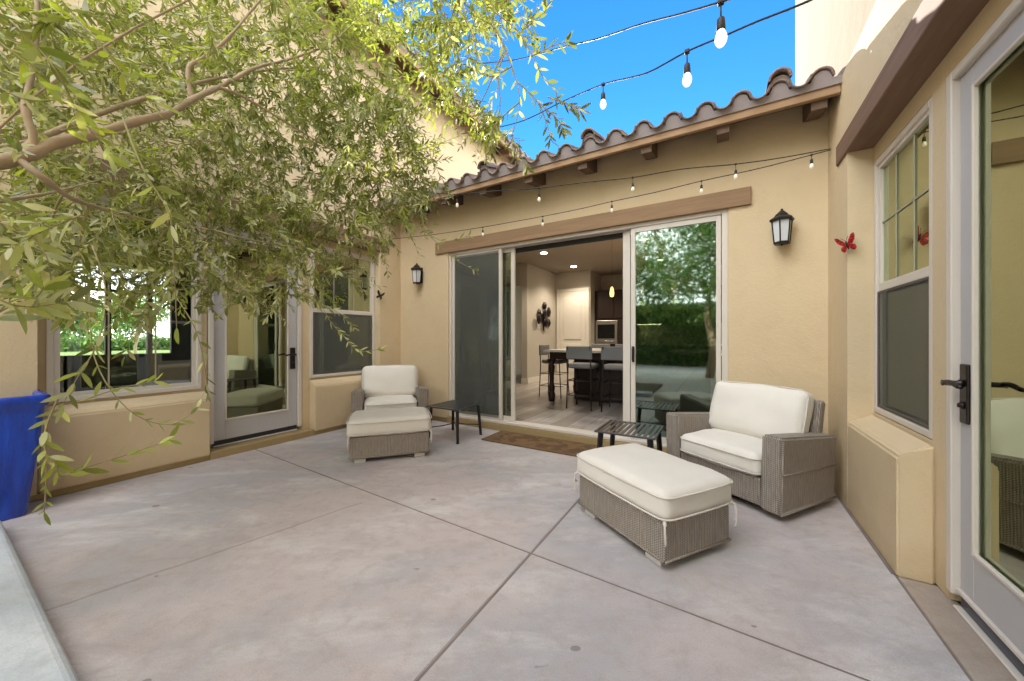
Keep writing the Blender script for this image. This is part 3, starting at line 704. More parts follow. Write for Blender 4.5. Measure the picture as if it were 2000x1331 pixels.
def armchair(name, label, loc, rz, wd=.86, dp=.65, seed=0):
    "origin at the middle of the front edge on the ground; local -Y is the way it faces"
    t = thing(name, label, 'armchair', loc, rz, 'wicker armchairs with cream cushions')
    a = .125; z0 = .045; zf, zr = .53, .475; h = wd / 2
    b = MB(); b.box(-h + a + .002, h - a - .002, .015, dp - .02, z0 + .01, .235, .012); b.build('seat_base', M_wick, t)
    for s in (-1, 1):
        m = MB(); x0, x1 = (s * h, s * (h - a)) if s < 0 else (s * (h - a), s * h)
        bm = bmesh.new(); bmesh.ops.create_cube(bm, size=1)
        for v in bm.verts:
            yy = 0 if v.co.y < 0 else dp; zz = z0 if v.co.z < 0 else (zf if v.co.y < 0 else zr)
            fl = 0 if v.co.z < 0 else .012 * s
            v.co = Vector(((x0 + x1) / 2 + v.co.x * (x1 - x0) + fl, yy, zz))
        bmesh.ops.bevel(bm, geom=bm.edges[:], offset=.014, segments=3, affect='EDGES'); bm.verts.index_update()
        m.add([v.co[:] for v in bm.verts], [[v.index for v in f.verts] for f in bm.faces]); bm.free()
        m.build('arm', M_wick, t)
        # braided band along the arm
        g = MB(); g.tube([(s * (h + .006), .01, .30), (s * (h + .006), dp - .01, .275)], .006, 6); g.tube([(s * (h + .004) + (0), .0, z0 + .012), (s * (h + .004), dp, z0 + .012)], .009, 6)
        g.build('braid', M_wick, t)
    bk = MB(); Mb = Matrix.Translation((0, dp - .115, .24)) @ Matrix.Rotation(R(-11), 4, 'X')
    bk.box(-h + a * .55, h - a * .55, 0, .075, -.17, .475, .02, Mb, 3); bk.build('backrest', M_wick, t)
    sc = MB(); sc.rbox(-h + a + .004, h - a - .004, -.012, dp - .15, .238, .385, .045, .022, .006, 9, wob=.007, seed=seed)
    c = sc.build('seat_cushion', M_cush, t)
    p = MB(); piping(p, -h + a + .006, h - a - .006, -.018, dp - .152, .355, bx=.004); piping(p, -h + a + .006, h - a - .006, -.018, dp - .152, .262, bx=.004); p.build('piping', M_pipe, c)
    Mc = Matrix.Translation((0, dp - .20, .375)) @ Matrix.Rotation(R(-17), 4, 'X') @ Matrix.Rotation(R(90), 4, 'X')
    wc = h - a + .03
    bc = MB(); bc.rbox(-wc, wc, 0, .40, -.065, .085, .05, .04, .010, 9, M=Mc, wob=.014, seed=seed + 5)
    c2 = bc.build('back_cushion', M_cush, t)
    p = MB(); piping(p, -wc, wc, 0, .40, .052, M=Mc, bx=.010); p.build('piping', M_pipe, c2)
    ft = MB(); ft.lathe([(.22, 0), (.22, .012), (.16, .02), (.05, .03), (.05, .05)], 28, Matrix.Translation((0, dp * .5, 0))); ft.build('swivel_base', M_black, t)
    return t
def ottoman(name, label, loc, rz, wd=.70, dp=.49, seed=0):
    t = thing(name, label, 'ottoman', loc, rz, 'wicker ottomans with cream cushions')
    h = wd / 2; b = MB(); b.box(-h, h, 0, dp, .035, .236, .012, seg=3); b.build('base', M_wick, t)
    g = MB(); g.tube([(-h, -.002, .05), (h, -.002, .05)], .007, 6); g.tube([(-h - .002, 0, .05), (-h - .002, dp, .05)], .007, 6); g.tube([(h + .002, 0, .05), (h + .002, dp, .05)], .007, 6); g.build('braid', M_wick, t)
    for sx in (-1, 1):
        for y in (.06, dp - .06):
            MB().box(sx * (h - .09) - .05, sx * (h - .09) + .05, y - .045, y + .045, 0, .034, .006).build('foot', M_foot, t)
    cu = MB(); cu.rbox(-h - .016, h + .016, -.016, dp + .016, .243, .392, .042, .020, .012, 9, wob=.007, seed=seed); c = cu.build('seat_cushion', M_cush, t)
    p = MB(); piping(p, -h - .02, h + .02, -.020, dp + .020, .366); piping(p, -h - .02, h + .02, -.020, dp + .020, .262); p.build('piping', M_pipe, c)
    rnd = random.Random(seed)
    for (x, y, ox, oy) in ((h, 0, .7, -.7), (-h, 0, -.2, -1), (h, dp, 1, .2)):
        tie = MB()
        for q in range(3):
            pts = []; a = rnd.uniform(-.5, .5)
            for k_ in range(7):
                s_ = k_ / 6; pts.append((x + ox * (.012 + .02 * math.sin(s_ * 2.5)) + a * .03 * s_, y + oy * (.012 + .018 * math.sin(s_ * 3)) - a * .03 * s_, .247 - s_ * (.05 + .03 * q) + .016 * math.sin(s_ * 6)))
            tie.tube(pts, .0042, 6)
        tie.tube([(x + ox * .006, y + oy * .006, .252), (x + ox * .028, y + oy * .028, .243)], .009, 8)
        tie.build('tie', M_pipe, t)
    return t
a34 = R(-34.2)
def off(o, rz, dx, dy): return (o[0] + dx * math.cos(rz) - dy * math.sin(rz), o[1] + dx * math.sin(rz) + dy * math.cos(rz), 0)
armchair('armchair', 'wicker armchair with cream cushions in the corner under the red butterfly', off((.300, 2.712), a34, -.43, 0), a34, .86, .64, 1)
ottoman('ottoman', 'large wicker ottoman with cream cushion in front of the right armchair', off((-.247, 1.868), a34, -.35, 0), a34, .70, .49, 2)
a51 = R(51)
armchair('armchair', 'wicker armchair with cream cushions between the left wall and the black side table', off((-3.155, 3.27), a51, -.43, 0), a51, .86, .64, 3)
ottoman('ottoman', 'smaller-looking wicker ottoman with cream cushion in front of the left armchair', off((-2.455, 2.555), R(49.5), -.35, 0), R(49.5), .71, .49, 4)

# ------------------------------------------------------------ black metal side tables
def side_table(label, cx, cy, slat_axis, wd=.47, ht=.372):
    t = thing('side_table', label, 'table', (cx, cy, 0), 0, 'black metal side tables'); h = wd / 2
    top = MB(); grid = 10
    f = .022
    top.box(-h, h, -h, -h + f, ht - .014, ht, .003, seg=1); top.box(-h, h, h - f, h, ht - .014, ht, .003, seg=1); top.box(-h, -h + f, -h + f, h - f, ht - .014, ht, .003, seg=1); top.box(h - f, h, -h + f, h - f, ht - .014, ht, .003, seg=1)
    for k_ in range(grid):
        c = -h + f + (2 * h - 2 * f) * (k_ + .5) / grid; q = .0135
        if slat_axis == 'y': top.box(c - q, c + q, -h + f, h - f, ht - .010, ht - .002, .002, seg=1)
        else: top.box(-h + f, h - f, c - q, c + q, ht - .010, ht - .002, .002, seg=1)
    top.build('tabletop', M_slat, t)
    for sx in (-1, 1):
        for sy in (-1, 1):
            p0 = Vector((sx * (h - .045), sy * (h - .045), ht - .014)); p1 = Vector((sx * (h - .022), sy * (h - .022), 0))
            MB().tube([p0, p1], [.024, .020], 4).build('leg', M_black, t)
    s = MB(); q = h - .035
    for sx, sy in ((1, 1), (1, -1)):
        s.tube([(-q * sx, -q * sy, .125), (-q * .5 * sx, -q * .5 * sy, .135), (0, 0, .16), (q * .5 * sx, q * .5 * sy, .135), (q * sx, q * sy, .125)], .006, 6)
    s.build('stretcher', M_black, t)
    return t
M_slat = simple('slat_paint', (.05, .052, .055), .30, .2, bump=.2, bscale=120, var=.2)
side_table('black side table beside the left armchair and its ottoman', -2.685, 3.225, 'x', .47)
side_table('black slatted side table behind the large ottoman, left of the right armchair', -.69, 3.145, 'y', .48)

# ------------------------------------------------------------ doormat
def matmat():
    m, n, l, b = newmat('coir'); p = n.new('ShaderNodeTexCoord').outputs['Object']
    sp = n.new('ShaderNodeSeparateXYZ'); l.new(p, sp.inputs[0])
    ex = math_(n, l, 'GREATER_THAN', math_(n, l, 'ABSOLUTE', sp.outputs[0]), .54); ey = math_(n, l, 'GREATER_THAN', math_(n, l, 'ABSOLUTE', sp.outputs[1]), .16)
    brd = math_(n, l, 'MAXIMUM', ex, ey)
    mo = noise(n, l, mapping(n, l, p, (1, 1, 1)), 7, 4, .6, .3)
    c = mixc(n, l, ramp(n, l, mo, [(.46, (0, 0, 0)), (.56, (1, 1, 1))]), (.20, .115, .045), (.10, .055, .025))
    c = mixc(n, l, math_(n, l, 'MULTIPLY', brd, .6), c, (.17, .105, .05))
    c = mixc(n, l, math_(n, l, 'MULTIPLY', noise(n, l, p, 220, 2), .5), c, (.07, .04, .02)); l.new(c, b.inputs['Base Color']); setin(b, 'Roughness', 1)
    bp = n.new('ShaderNodeBump'); bp.inputs['Strength'].default_value = .8; l.new(noise(n, l, p, 300, 3), bp.inputs['Height']); l.new(bp.outputs[0], b.inputs['Normal']); return m
mt = MB().box(-.66, .66, -.215, .215, .0, .014, .004).build('doormat', matmat()); mt.location = (-1.68, 3.475, .001)
tag(mt, 'brown coir doormat on the patio at the foot of the sliding door', 'doormat')

# ------------------------------------------------------------ wall lanterns
M_frost = simple('frosted_glass', (.62, .64, .66), .35, spec=.6)
def lantern(label, x, sc=1.0):
    t = thing('wall_lantern', label, 'lantern', (x, YB, 2.03), 0, 'black wall lanterns by the sliding door'); t.scale = (sc, sc, sc)
    b = MB(); b.box(-.035, .035, -.014, -.001, -.10, .12, .005); b.tube([(0, -.012, .085), (0, -.035, .105), (0, -.06, .118)], .008, 8); b.build('bracket', M_black, t)
    cy = -.085; n = 6
    Mt = Matrix.Translation((0, cy, 0)) @ Matrix.Rotation(R(12), 4, 'Z')
    def ring(r, z): return [(r * math.cos(2 * math.pi * k_ / n), r * math.sin(2 * math.pi * k_ / n), z) for k_ in range(n)]
    def loft(mb, rings):
        vs = [p for r_ in rings for p in r_]; fs = []
        for i in range(len(rings) - 1):
            for k_ in range(n): fs.append((i * n + k_, i * n + (k_ + 1) % n, (i + 1) * n + (k_ + 1) % n, (i + 1) * n + k_))
        fs.append(tuple(range(n - 1, -1, -1))); m_ = (len(rings) - 1) * n; fs.append(tuple(range(m_, m_ + n))); mb.add(vs, fs, False, Mt)
    cap = MB(); loft(cap, [ring(.083, .068), ring(.088, .080), ring(.083, .090), ring(.055, .108), ring(.042, .128), ring(.036, .132), ring(.022, .148), ring(.010, .156), ring(.010, .166), ring(.004, .172)]); cap.build('cap', M_black, t)
    fr = MB()
    for k_ in range(n):
        a = 2 * math.pi * k_ / n; fr.tube([Mt @ Vector((.070 * math.cos(a), .070 * math.sin(a), .07)), Mt @ Vector((.054 * math.cos(a), .054 * math.sin(a), -.105))], .0048, 4)
    loft(fr, [ring(.057, -.118), ring(.060, -.108), ring(.057, -.100)]); fr.tube([Mt @ Vector((0, 0, -.118)), Mt @ Vector((0, 0, -.132))], [.012, .004], 8); fr.build('cage', M_black, t)
    g = MB(); loft(g, [ring(.051, -.100), ring(.066, .068)]); g.build('shade', M_frost, t)
    return t
lantern('black six-sided wall lantern with frosted glass right of the sliding door', .41)
lantern('black wall lantern with frosted glass left of the sliding door, near the olive branches', -3.72)

# ------------------------------------------------------------ butterflies
def butterfly(label, mat, loc, facing, s=.075, roll=0):
    t = thing('butterfly_ornament', label, 'wall ornament', loc, 0); t.rotation_euler = (0, 0, facing)
    up = [(.0, .02), (.3, .55), (.75, 1.05), (1.1, 1.12), (1.12, .8), (.95, .35), (.55, .0), (.1, -.05)]
    lo = [(.05, -.02), (.5, -.05), (.82, -.25), (.85, -.6), (.6, -.85), (.35, -.7), (.12, -.3)]
    for sg in (-1, 1):
        wg = MB()
        for pl in (up, lo):
            n = len(pl); vs = []
            for th in (0, .004):
                for (a, b) in pl:
                    y = a * s * math.cos(R(38)); out = a * s * math.sin(R(38)) + .012 + th
                    vs.append((-out, sg * y, b * s))
            fs = [tuple(range(n)), tuple(range(2 * n - 1, n - 1, -1))] + [(i, (i + 1) % n, (i + 1) % n + n, i + n) for i in range(n)]
            wg.add(vs, fs, False, Matrix.Rotation(roll, 4, 'X'))
        wg.build('wing', mat, t)
    b = MB(); b.tube([(-.014, 0, -.5 * s), (-.018, 0, 0), (-.016, 0, .45 * s)], [.003, .007, .005], 8, M=Matrix.Rotation(roll, 4, 'X')); 
    for sg in (-1, 1): b.tube([(-.016, 0, .45 * s), (-.03, sg * .2 * s, .8 * s), (-.035, sg * .35 * s, .95 * s)], .0012, 5, M=Matrix.Rotation(roll, 4, 'X'))
    b.build('body', M_black, t); return t
def wingmat(name, c1, c2):
    m, n, l, b = newmat(name); p = n.new('ShaderNodeTexCoord').outputs['Object']
    v = n.new('ShaderNodeTexVoronoi'); v.feature = 'DISTANCE_TO_EDGE'; v.inputs['Scale'].default_value = 45; l.new(p, v.inputs[0])
    c = mixc(n, l, ramp(n, l, v.outputs[0], [(.05, (1, 1, 1)), (.14, (0, 0, 0))]), c1, c2); l.new(c, b.inputs['Base Color']); setin(b, 'Roughness', .35); return m
butterfly('small red metal butterfly on the right wall beside the window', wingmat('red_wing', (.50, .015, .02), (.09, .01, .01)), (XW - .004, 3.192, 1.76), R(78), .056, R(-16))
butterfly('small dark metal butterfly on the left wall beside the window', wingmat('dark_wing', (.03, .025, .015), (.01, .01, .01)), (XL + .006, 3.355, 1.735), R(128), .058, R(22))

# ------------------------------------------------------------ festoon lights
M_cord = simple('black_cord', (.022, .02, .02), .6)
M_bulb = simple('opal_bulb', (.85, .85, .82), .25, emit=(1, .97, .9), es=.22)
M_bulb_w = simple('warm_bulb', (.80, .74, .62), .2, emit=(1, .85, .6), es=.03)
def festoon(label, pts, bulbs, bm_=M_bulb, drop=.045, bs=1.0):
    "pts: 3-D polyline; bulbs: points on the cord"
    t = thing('string_light', label, 'string lights', pts[0], 0, 'festoon strings over the patio')
    sm = []
    P = [Vector(p) for p in pts]
    for i in range(len(P) - 1):
        a = P[i - 1] if i else P[i]; b = P[i]; c = P[i + 1]; d = P[i + 2] if i + 2 < len(P) else P[i + 1]
        for k_ in range(8):
            u = k_ / 8; sm.append(.5 * ((2 * b) + (c - a) * u + (2 * a - 5 * b + 4 * c - d) * u * u + (3 * b - 3 * c + d - a) * u ** 3))
    sm.append(P[-1])
    wire = MB(); wire.tube(sm, .0036, 6)
    tw = [p + Vector((0, 0, .003)) * math.sin(i * 2.1) + Vector((.003, 0, 0)) * math.cos(i * 2.1) for i, p in enumerate(sm)]; wire.tube(tw, .0022, 5)
    wire.build('wire', M_cord, t, True)
    for q in bulbs:
        q = Vector(q); Mq = Matrix.Translation(q) @ Matrix.Diagonal((bs, bs, bs, 1))
        s = MB(); s.tube([(0, 0, .004), (0, 0, -drop)], .0032, 6, M=Mq); s.box(-.011, .011, -.011, .011, -.010, .008, .004, Mq)
        s.lathe([(.006, -drop + .004), (.013, -drop - .004), (.0145, -drop - .02), (.0155, -drop - .045), (.013, -drop - .049)], 14, Mq)
        so = s.build('socket', M_cord, t, True)
        g = MB(); z = -drop - .047; g.lathe([(.003, z - .062), (.012, z - .058), (.0195, z - .045), (.0215, z - .032), (.019, z - .018), (.0135, z - .005), (.0125, z)], 16, Mq); g.build('bulb', bm_, so, True)
    return t
def kY(px, py, Y):
    r = (px - 1000) / FPX; w_ = Y / (sn * r + cs); return W(px, py, w_)
PD = [kY(1622, 293, 3.60)] + [kY(x, y, 3.5) for x, y in ((1585, 303), (1480, 330), (1370, 354), (1280, 376), (1195, 394), (1130, 409), (1060, 423), (1000, 434), (943, 444), (850, 458), (740, 470))]
festoon('lower of the two strings along the back wall, hanging in front of the lintel', PD, [kY(x, y, 3.5) for x, y in ((1585, 303), (1370, 354), (1195, 394), (1060, 423), (943, 444))], M_bulb_w, .05, .68)
def kC(px, py):
    k_ = ((px - 1000) / FPX * cs - sn) / ((px - 1000) / FPX * sn + cs); tt = (.7 - 3.6 * k_) / (.937 - k_ * .35)
    X_, Y_ = .7 - .937 * tt, 3.6 - .35 * tt; return W(px, py, -sn * X_ + cs * Y_)
PC = [kY(1621, 291, 3.60)] + [kC(x, y) for x, y in ((1530, 308), (1437, 321), (1330, 331), (1236, 347), (1140, 357), (1053, 368), (960, 374), (893, 380), (800, 372), (700, 352))]
festoon('upper of the two strings along the back wall, just under the rafter tails', PC, [kC(x, y) for x, y in ((1437, 321), (1236, 347), (1053, 368), (893, 380))], M_bulb_w, .07, .68)
PBp = [W(1700, -60, .95), W(1580, 2, 1.12), W(1480, 42, 1.28), W(1420, 68, 1.40), W(1342, 101, 1.55), W(1270, 140, 1.78), W(1230, 152, 1.95), W(1178, 165, 2.2), W(1100, 198, 2.5), W(1010, 240, 2.8), W(900, 262, 3.1)]
festoon('string with two bulbs against the sky, running down towards the olive tree', PBp, [W(1342, 101, 1.55), W(1178, 165, 2.2)], M_bulb, .06, .9)
PAp = [W(1560, -60, 1.0), W(1480, -20, 1.12), W(1408, 4, 1.25), W(1330, 27, 1.45), W(1250, 48, 1.7), W(1170, 75, 2.0), W(1100, 92, 2.3), W(1000, 118, 2.7), W(880, 128, 3.0)]
festoon('highest string across the sky, with one bright bulb at the top', PAp, [W(1408, 4, 1.25)], M_bulb, .062, .92)

# ------------------------------------------------------------ planter, pot
pl = thing('planter_curb', 'pale rounded concrete curb in the bottom left corner', 'curb', (-2.6, -.1, 0))
c = MB(); c.box(-3.70, -1.2, .02, .27, 0, .085, .03, seg=4); c.build('curb', M_curb, pl, True)
c = MB(); c.box(-3.68, -1.25, -1.6, .04, 0, .05); c.build('soil', simple('soil', (.10, .07, .05), 1, bump=.8, bscale=30, var=.4), pl, True)
M_glaze = None
def glaze():
    m, n, l, b = newmat('cobalt_glaze'); p = geopos(n)
    a = noise(n, l, mapping(n, l, p, (6, 6, 1)), 2.4, 5)
    c = ramp(n, l, a, [(.3, (.002, .03, .32)), (.6, (.004, .065, .56)), (.8, (.01, .14, .64))]); l.new(c, b.inputs['Base Color'])
    setin(b, 'Roughness', .22); setin(b, 'Specular IOR Level', .5); setin(b, 'Coat Weight', .3)
    bp = n.new('ShaderNodeBump'); bp.inputs['Strength'].default_value = .6; bp.inputs['Distance'].default_value = .015; l.new(noise(n, l, mapping(n, l, p, (6, 6, .6)), 5, 4), bp.inputs['Height']); l.new(bp.outputs[0], b.inputs['Normal']); return m
pt = thing('plant_pot', 'tall cobalt-blue glazed pot cut off by the left edge of the photo', 'pot', (-4.0, .24, 0))
def sqring(h, z, rc, n=6):
    o = []
    for (sx, sy, a0) in ((1, 1, 0), (-1, 1, 90), (-1, -1, 180), (1, -1, 270)):
        for k_ in range(n + 1):
            a = R(a0 + 90 * k_ / n); o.append((sx * (h - rc) + rc * math.cos(a), sy * (h - rc) + rc * math.sin(a), z))
    return o
rings = [sqring(.135, 0, .03), sqring(.14, .012, .03), sqring(.178, .35, .035), sqring(.205, .66, .04), sqring(.208, .70, .04), sqring(.225, .715, .04), sqring(.228, .765, .04), sqring(.222, .775, .04), sqring(.195, .775, .035), sqring(.19, .765, .035), sqring(.18, .66, .03)]
m_ = MB(); vs = [p for r_ in rings for p in r_]; nn = len(rings[0]); fs = []
for i in range(len(rings) - 1):
    for k_ in range(nn): fs.append((i * nn + k_, i * nn + (k_ + 1) % nn, (i + 1) * nn + (k_ + 1) % nn, (i + 1) * nn + k_))
fs.append(tuple(range(nn - 1, -1, -1)))
m_.add(vs, fs, True); m_.build('pot', glaze(), pt)
MB().box(-.18, .18, -.18, .18, .63, .66).build('soil', simple('pot_soil', (.06, .045, .03), 1, bump=.8), pt)

# ------------------------------------------------------------ leaves
def leafmesh(name, leaves, mat, parent, world=True):
    "leaves: list of (base, dir, normal, length, width, r, young)"
    vs = []; fs = []; col = []
    for (p, d, nm, L, Wd, r_, yg) in leaves:
        d = d.normalized(); s = d.cross(nm)
        if s.length < 1e-4: continue
        s.normalize(); u = s.cross(d); n0 = len(vs)
        curl = -.10 * L * (.4 + r_)
        prof = ((0, .06, 0), (.22, .72, .2), (.5, 1.0, .55), (.8, .62, .9))
        for (t, wv, cu) in prof:
            q = p + d * (t * L) + u * (curl * cu * t); hw = s * (Wd * .5 * wv); fo = u * (Wd * .10 * wv)
            vs += [q + hw + fo, q - hw + fo]
        vs.append(p + d * L + u * curl * 1.1)
        fs += [(n0, n0 + 1, n0 + 3, n0 + 2), (n0 + 2, n0 + 3, n0 + 5, n0 + 4), (n0 + 4, n0 + 5, n0 + 7, n0 + 6), (n0 + 6, n0 + 7, n0 + 8)]
        col += [(r_, yg, 0, 1)] * 9
    if world and parent is not None:
        im = wmat(parent).inverted(); vs = [im @ v for v in vs]
    me = bpy.data.meshes.new(name); me.from_pydata([tuple(v) for v in vs], [], fs); me.update()
    a = me.color_attributes.new('leaf', 'FLOAT_COLOR', 'POINT'); a.data.foreach_set('color', [x for c_ in col for x in c_])
    me.polygons.foreach_set('use_smooth', [True] * len(fs)); me.materials.append(mat)
    o = bpy.data.objects.new(name, me); link(o)
    if parent is not None: o.parent = parent
    return o

OT = thing('olive_tree', 'olive tree with grey-green foliage filling the upper left of the photo', 'tree', (-2.55, -.35, .05))
rn = random.Random(11)
def curve(p0, p1, n=8, sag=0.0, wob=.03, rnd=rn):
    p0 = Vector(p0); p1 = Vector(p1); out = []; L = (p1 - p0).length
    o1 = Vector((rnd.uniform(-1, 1), rnd.uniform(-1, 1), rnd.uniform(-1, 1))) * wob * L; o2 = Vector((rnd.uniform(-1, 1), rnd.uniform(-1, 1), rnd.uniform(-1, 1))) * wob * L
    for i in range(n + 1):
        t = i / n; out.append(p0.lerp(p1, t) + o1 * math.sin(math.pi * t) + o2 * math.sin(2 * math.pi * t) + Vector((0, 0, sag * L * math.sin(math.pi * t))))
    return out
trunk = MB(); FK = W(-60, 335, 1.12)
tp = [Vector((-2.55, -.35, .03)), Vector((-2.5, -.33, .4)), Vector((-2.56, -.24, .8)), Vector((-2.42, -.12, 1.2)), Vector((-2.3, -.02, 1.5)), FK]
trunk.tube(tp, [.10, .075, .062, .048, .038, .028], 12)
trunk.build('trunk', M_bark, OT, True)
limbs = [
    ([FK, W(0, 318, 1.15), W(60, 300, 1.2), W(115, 278, 1.25), W(185, 262, 1.3), W(270, 236, 1.4), W(330, 222, 1.5), W(380, 192, 1.6), W(440, 165, 1.75), W(500, 132, 1.9), W(560, 118, 2.1), W(640, 90, 2.3)], .0235, .005),
    ([W(30, 308, 1.18), W(60, 330, 1.18), W(90, 352, 1.2), W(140, 388, 1.3), W(210, 410, 1.5), W(300, 432, 1.8), W(420, 450, 2.1)], .014, .003),
    ([W(62, 298, 1.2), W(64, 262, 1.2), W(50, 212, 1.2), W(62, 140, 1.25), W(72, 40, 1.3), W(70, -80, 1.4)], .013, .006),
    ([W(375, 196, 1.6), W(368, 150, 1.6), W(372, 128, 1.62), W(405, 108, 1.66), W(446, 74, 1.7), W(500, 10, 1.8), W(560, -60, 1.9)], .011, .004),
    ([W(-40, 400, 1.1), W(0, 394, 1.15), W(60, 384, 1.25), W(120, 372, 1.4), W(200, 350, 1.7)], .008, .003),
    ([W(430, 172, 1.72), W(480, 192, 1.8), W(560, 240, 2.0), W(660, 300, 2.3), W(760, 350, 2.5)], .008, .003),
    ([tp[3], Vector((-2.6, .2, 1.9)), Vector((-2.7, .7, 2.5)), Vector((-2.7, 1.2, 2.95)), Vector((-2.6, 1.6, 3.2))], .016, .006),
    ([tp[4], Vector((-1.9, .3, 2.1)), Vector((-1.6, .8, 2.7)), Vector((-1.3, 1.4, 3.0)), Vector((-1.1, 1.8, 2.85))], .004, .002),
    ([tp[3], Vector((-2.9, .0, 1.8)), Vector((-3.1, .5, 2.3)), Vector((-3.0, 1.1, 2.5))], .014, .005),
    ([tp[4], Vector((-2.1, -.1, 2.2)), Vector((-1.4, .1, 2.9)), Vector((-.9, .6, 3.1)), Vector((-.75, 1.1, 3.0))], .004, .002),
]
anch = []
for pts, r0, r1 in limbs:
    b = MB(); n = len(pts)
    sm = []
    for i in range(n - 1):
        a_ = pts[i - 1] if i else pts[i]; b_ = pts[i]; c_ = pts[i + 1]; d_ = pts[i + 2] if i + 2 < n else pts[i + 1]
        for k_ in range(4):
            u = k_ / 4; sm.append(.5 * ((2 * b_) + (c_ - a_) * u + (2 * a_ - 5 * b_ + 4 * c_ - d_) * u * u + (3 * b_ - 3 * c_ + d_ - a_) * u ** 3))
    sm.append(pts[-1])
    rad = [(r0 + (r1 - r0) * i / (len(sm) - 1)) * (1 + .12 * math.sin(i * 1.7) + .08 * math.sin(i * .9 + 1)) for i in range(len(sm))]
    b.tube(sm, rad, 10); b.build('branch', M_bark, OT, True); anch += sm[4:]
# leafy masses: (px, py, w, spread_px, spread_w, number of twigs, young)
masses = [
    (80, 60, 1.7, 120, .5, 46, .14), (250, 60, 2.2, 130, .6, 70, .08), (420, 50, 2.4, 120, .6, 74, .10), (580, 50, 2.5, 110, .5, 76, .14), (720, 50, 2.5, 85, .4, 56, .12),
    (120, 190, 2.2, 130, .6, 56, .06), (300, 180, 2.5, 130, .6, 64, .06), (480, 190, 2.6, 120, .6, 76, .10), (640, 190, 2.6, 100, .5, 76, .14), (745, 180, 2.5, 65, .4, 34, .12),
    (80, 330, 2.0, 110, .5, 44, .04), (240, 340, 2.3, 120, .6, 64, .03), (400, 330, 2.6, 120, .6, 72, .03), (560, 320, 2.7, 110, .5, 74, .04), (700, 300, 2.6, 85, .4, 56, .08), (800, 330, 2.5, 60, .3, 30, .04),
    (60, 470, 1.5, 85, .4, 36, .04), (190, 470, 2.0, 100, .5, 50, .05), (330, 460, 2.4, 110, .5, 62, .04), (470, 450, 2.6, 110, .5, 66, .06), (600, 430, 2.7, 95, .4, 60, .08), (720, 410, 2.6, 75, .4, 42, .08), (800, 390, 2.5, 50, .3, 20, .06),
    (420, 545, 2.3, 60, .3, 18, .10), (560, 530, 2.5, 70, .4, 26, .14), (660, 520, 2.5, 50, .3, 12, .10), (120, 560, 1.4, 60, .3, 14, .06), (260, 545, 1.9, 80, .4, 22, .06),
    (880, 40, 2.0, 80, .3, 30, .10), (985, 20, 1.9, 50, .3, 14, .06), (860, 110, 2.1, 60, .3, 12, .10), (790, 240, 2.4, 40, .3, 14, .1), (870, 150, 2.1, 45, .3, 13, .12), (930, 215, 2.1, 35, .25, 9, .1), (965, 255, 2.0, 22, .2, 6, .1),
]
leaves = []; twigs = MB(); young_tw = MB()
up = Vector((0, 0, 1))
def twig(start, dirn, L, n, lsize, yg, droop=.25, rb=.0022):
    d = dirn.normalized(); pts = [start]; p = start.copy(); seg = L / 9; az = rn.random() * 6
    curlv = Vector((rn.uniform(-1, 1), rn.uniform(-1, 1), rn.uniform(-.4, .4))) * .10
    for i in range(9):
        d = (d + curlv + Vector((0, 0, -droop * .14))).normalized(); p = p + d * seg; pts.append(p.copy())
    twigs.tube(pts, [rb * (1 - .085 * i) for i in range(10)], 4)
    isy = rn.random() < yg * 1.9
    for i in range(n):
        t = .10 + .90 * i / (n - 1); q = t * 9; a = min(8, int(q)); b_ = pts[a].lerp(pts[a + 1], q - a); tg = (pts[a + 1] - pts[a]).normalized()
        az += math.pi / 2 + rn.uniform(-.35, .35)
        side = tg.orthogonal().normalized(); side.rotate(Quaternion(tg, az))
        for sgn in (1, -1):
            if rn.random() < .10: continue
            sd = side * sgn; sp = rn.uniform(.55, 1.15); ld = (tg * 1.0 + sd * sp + Vector((0, 0, rn.uniform(-.25, .1)))).normalized()
            nm = (up * .8 + tg * .6 + Vector((rn.uniform(-1, 1), rn.uniform(-1, 1), rn.uniform(-.5, 1)))*.7).normalized()
            l_ = lsize * rn.uniform(.5, 1.3) * (1 - .25 * t)
            y_ = (rn.uniform(.5, 1) if isy and t > .3 else (rn.uniform(.0, .25)))
            leaves.append((b_, ld, nm, l_, l_ * rn.uniform(.21, .31), rn.random(), y_))
def nearest(p): return min(anch, key=lambda a: (a - p).length_squared)
for (px, py, w_, sp, sw, n, yg) in masses:
    cen = W(px, py, w_); an = nearest(cen)
    br = curve(an, cen, 8, .06, .06); twigs.tube(br, [.006 * (1 - .08 * i) for i in range(9)], 6)
    for _ in range(int(n * (1.6 if w_ > 1.9 else 1.2))):
        for _t in range(20):
            gx, gy, gz = rn.gauss(0, .5), rn.gauss(0, .5), rn.gauss(0, .6)
            if abs(gx) < 1.1 and abs(gy) < 1.1: break
        st = W(px + gx * sp, py + gy * sp, max(.8, w_ + gz * sw))
        dirn = (st - an).normalized() * .5 + Vector((rn.uniform(-1, 1), rn.uniform(-1, 1), rn.uniform(-.9, .5)))
        twig(st - dirn.normalized() * .08, dirn, rn.uniform(.15, .32), rn.randint(9, 14), .055 if w_ > 1.9 else .070, yg)
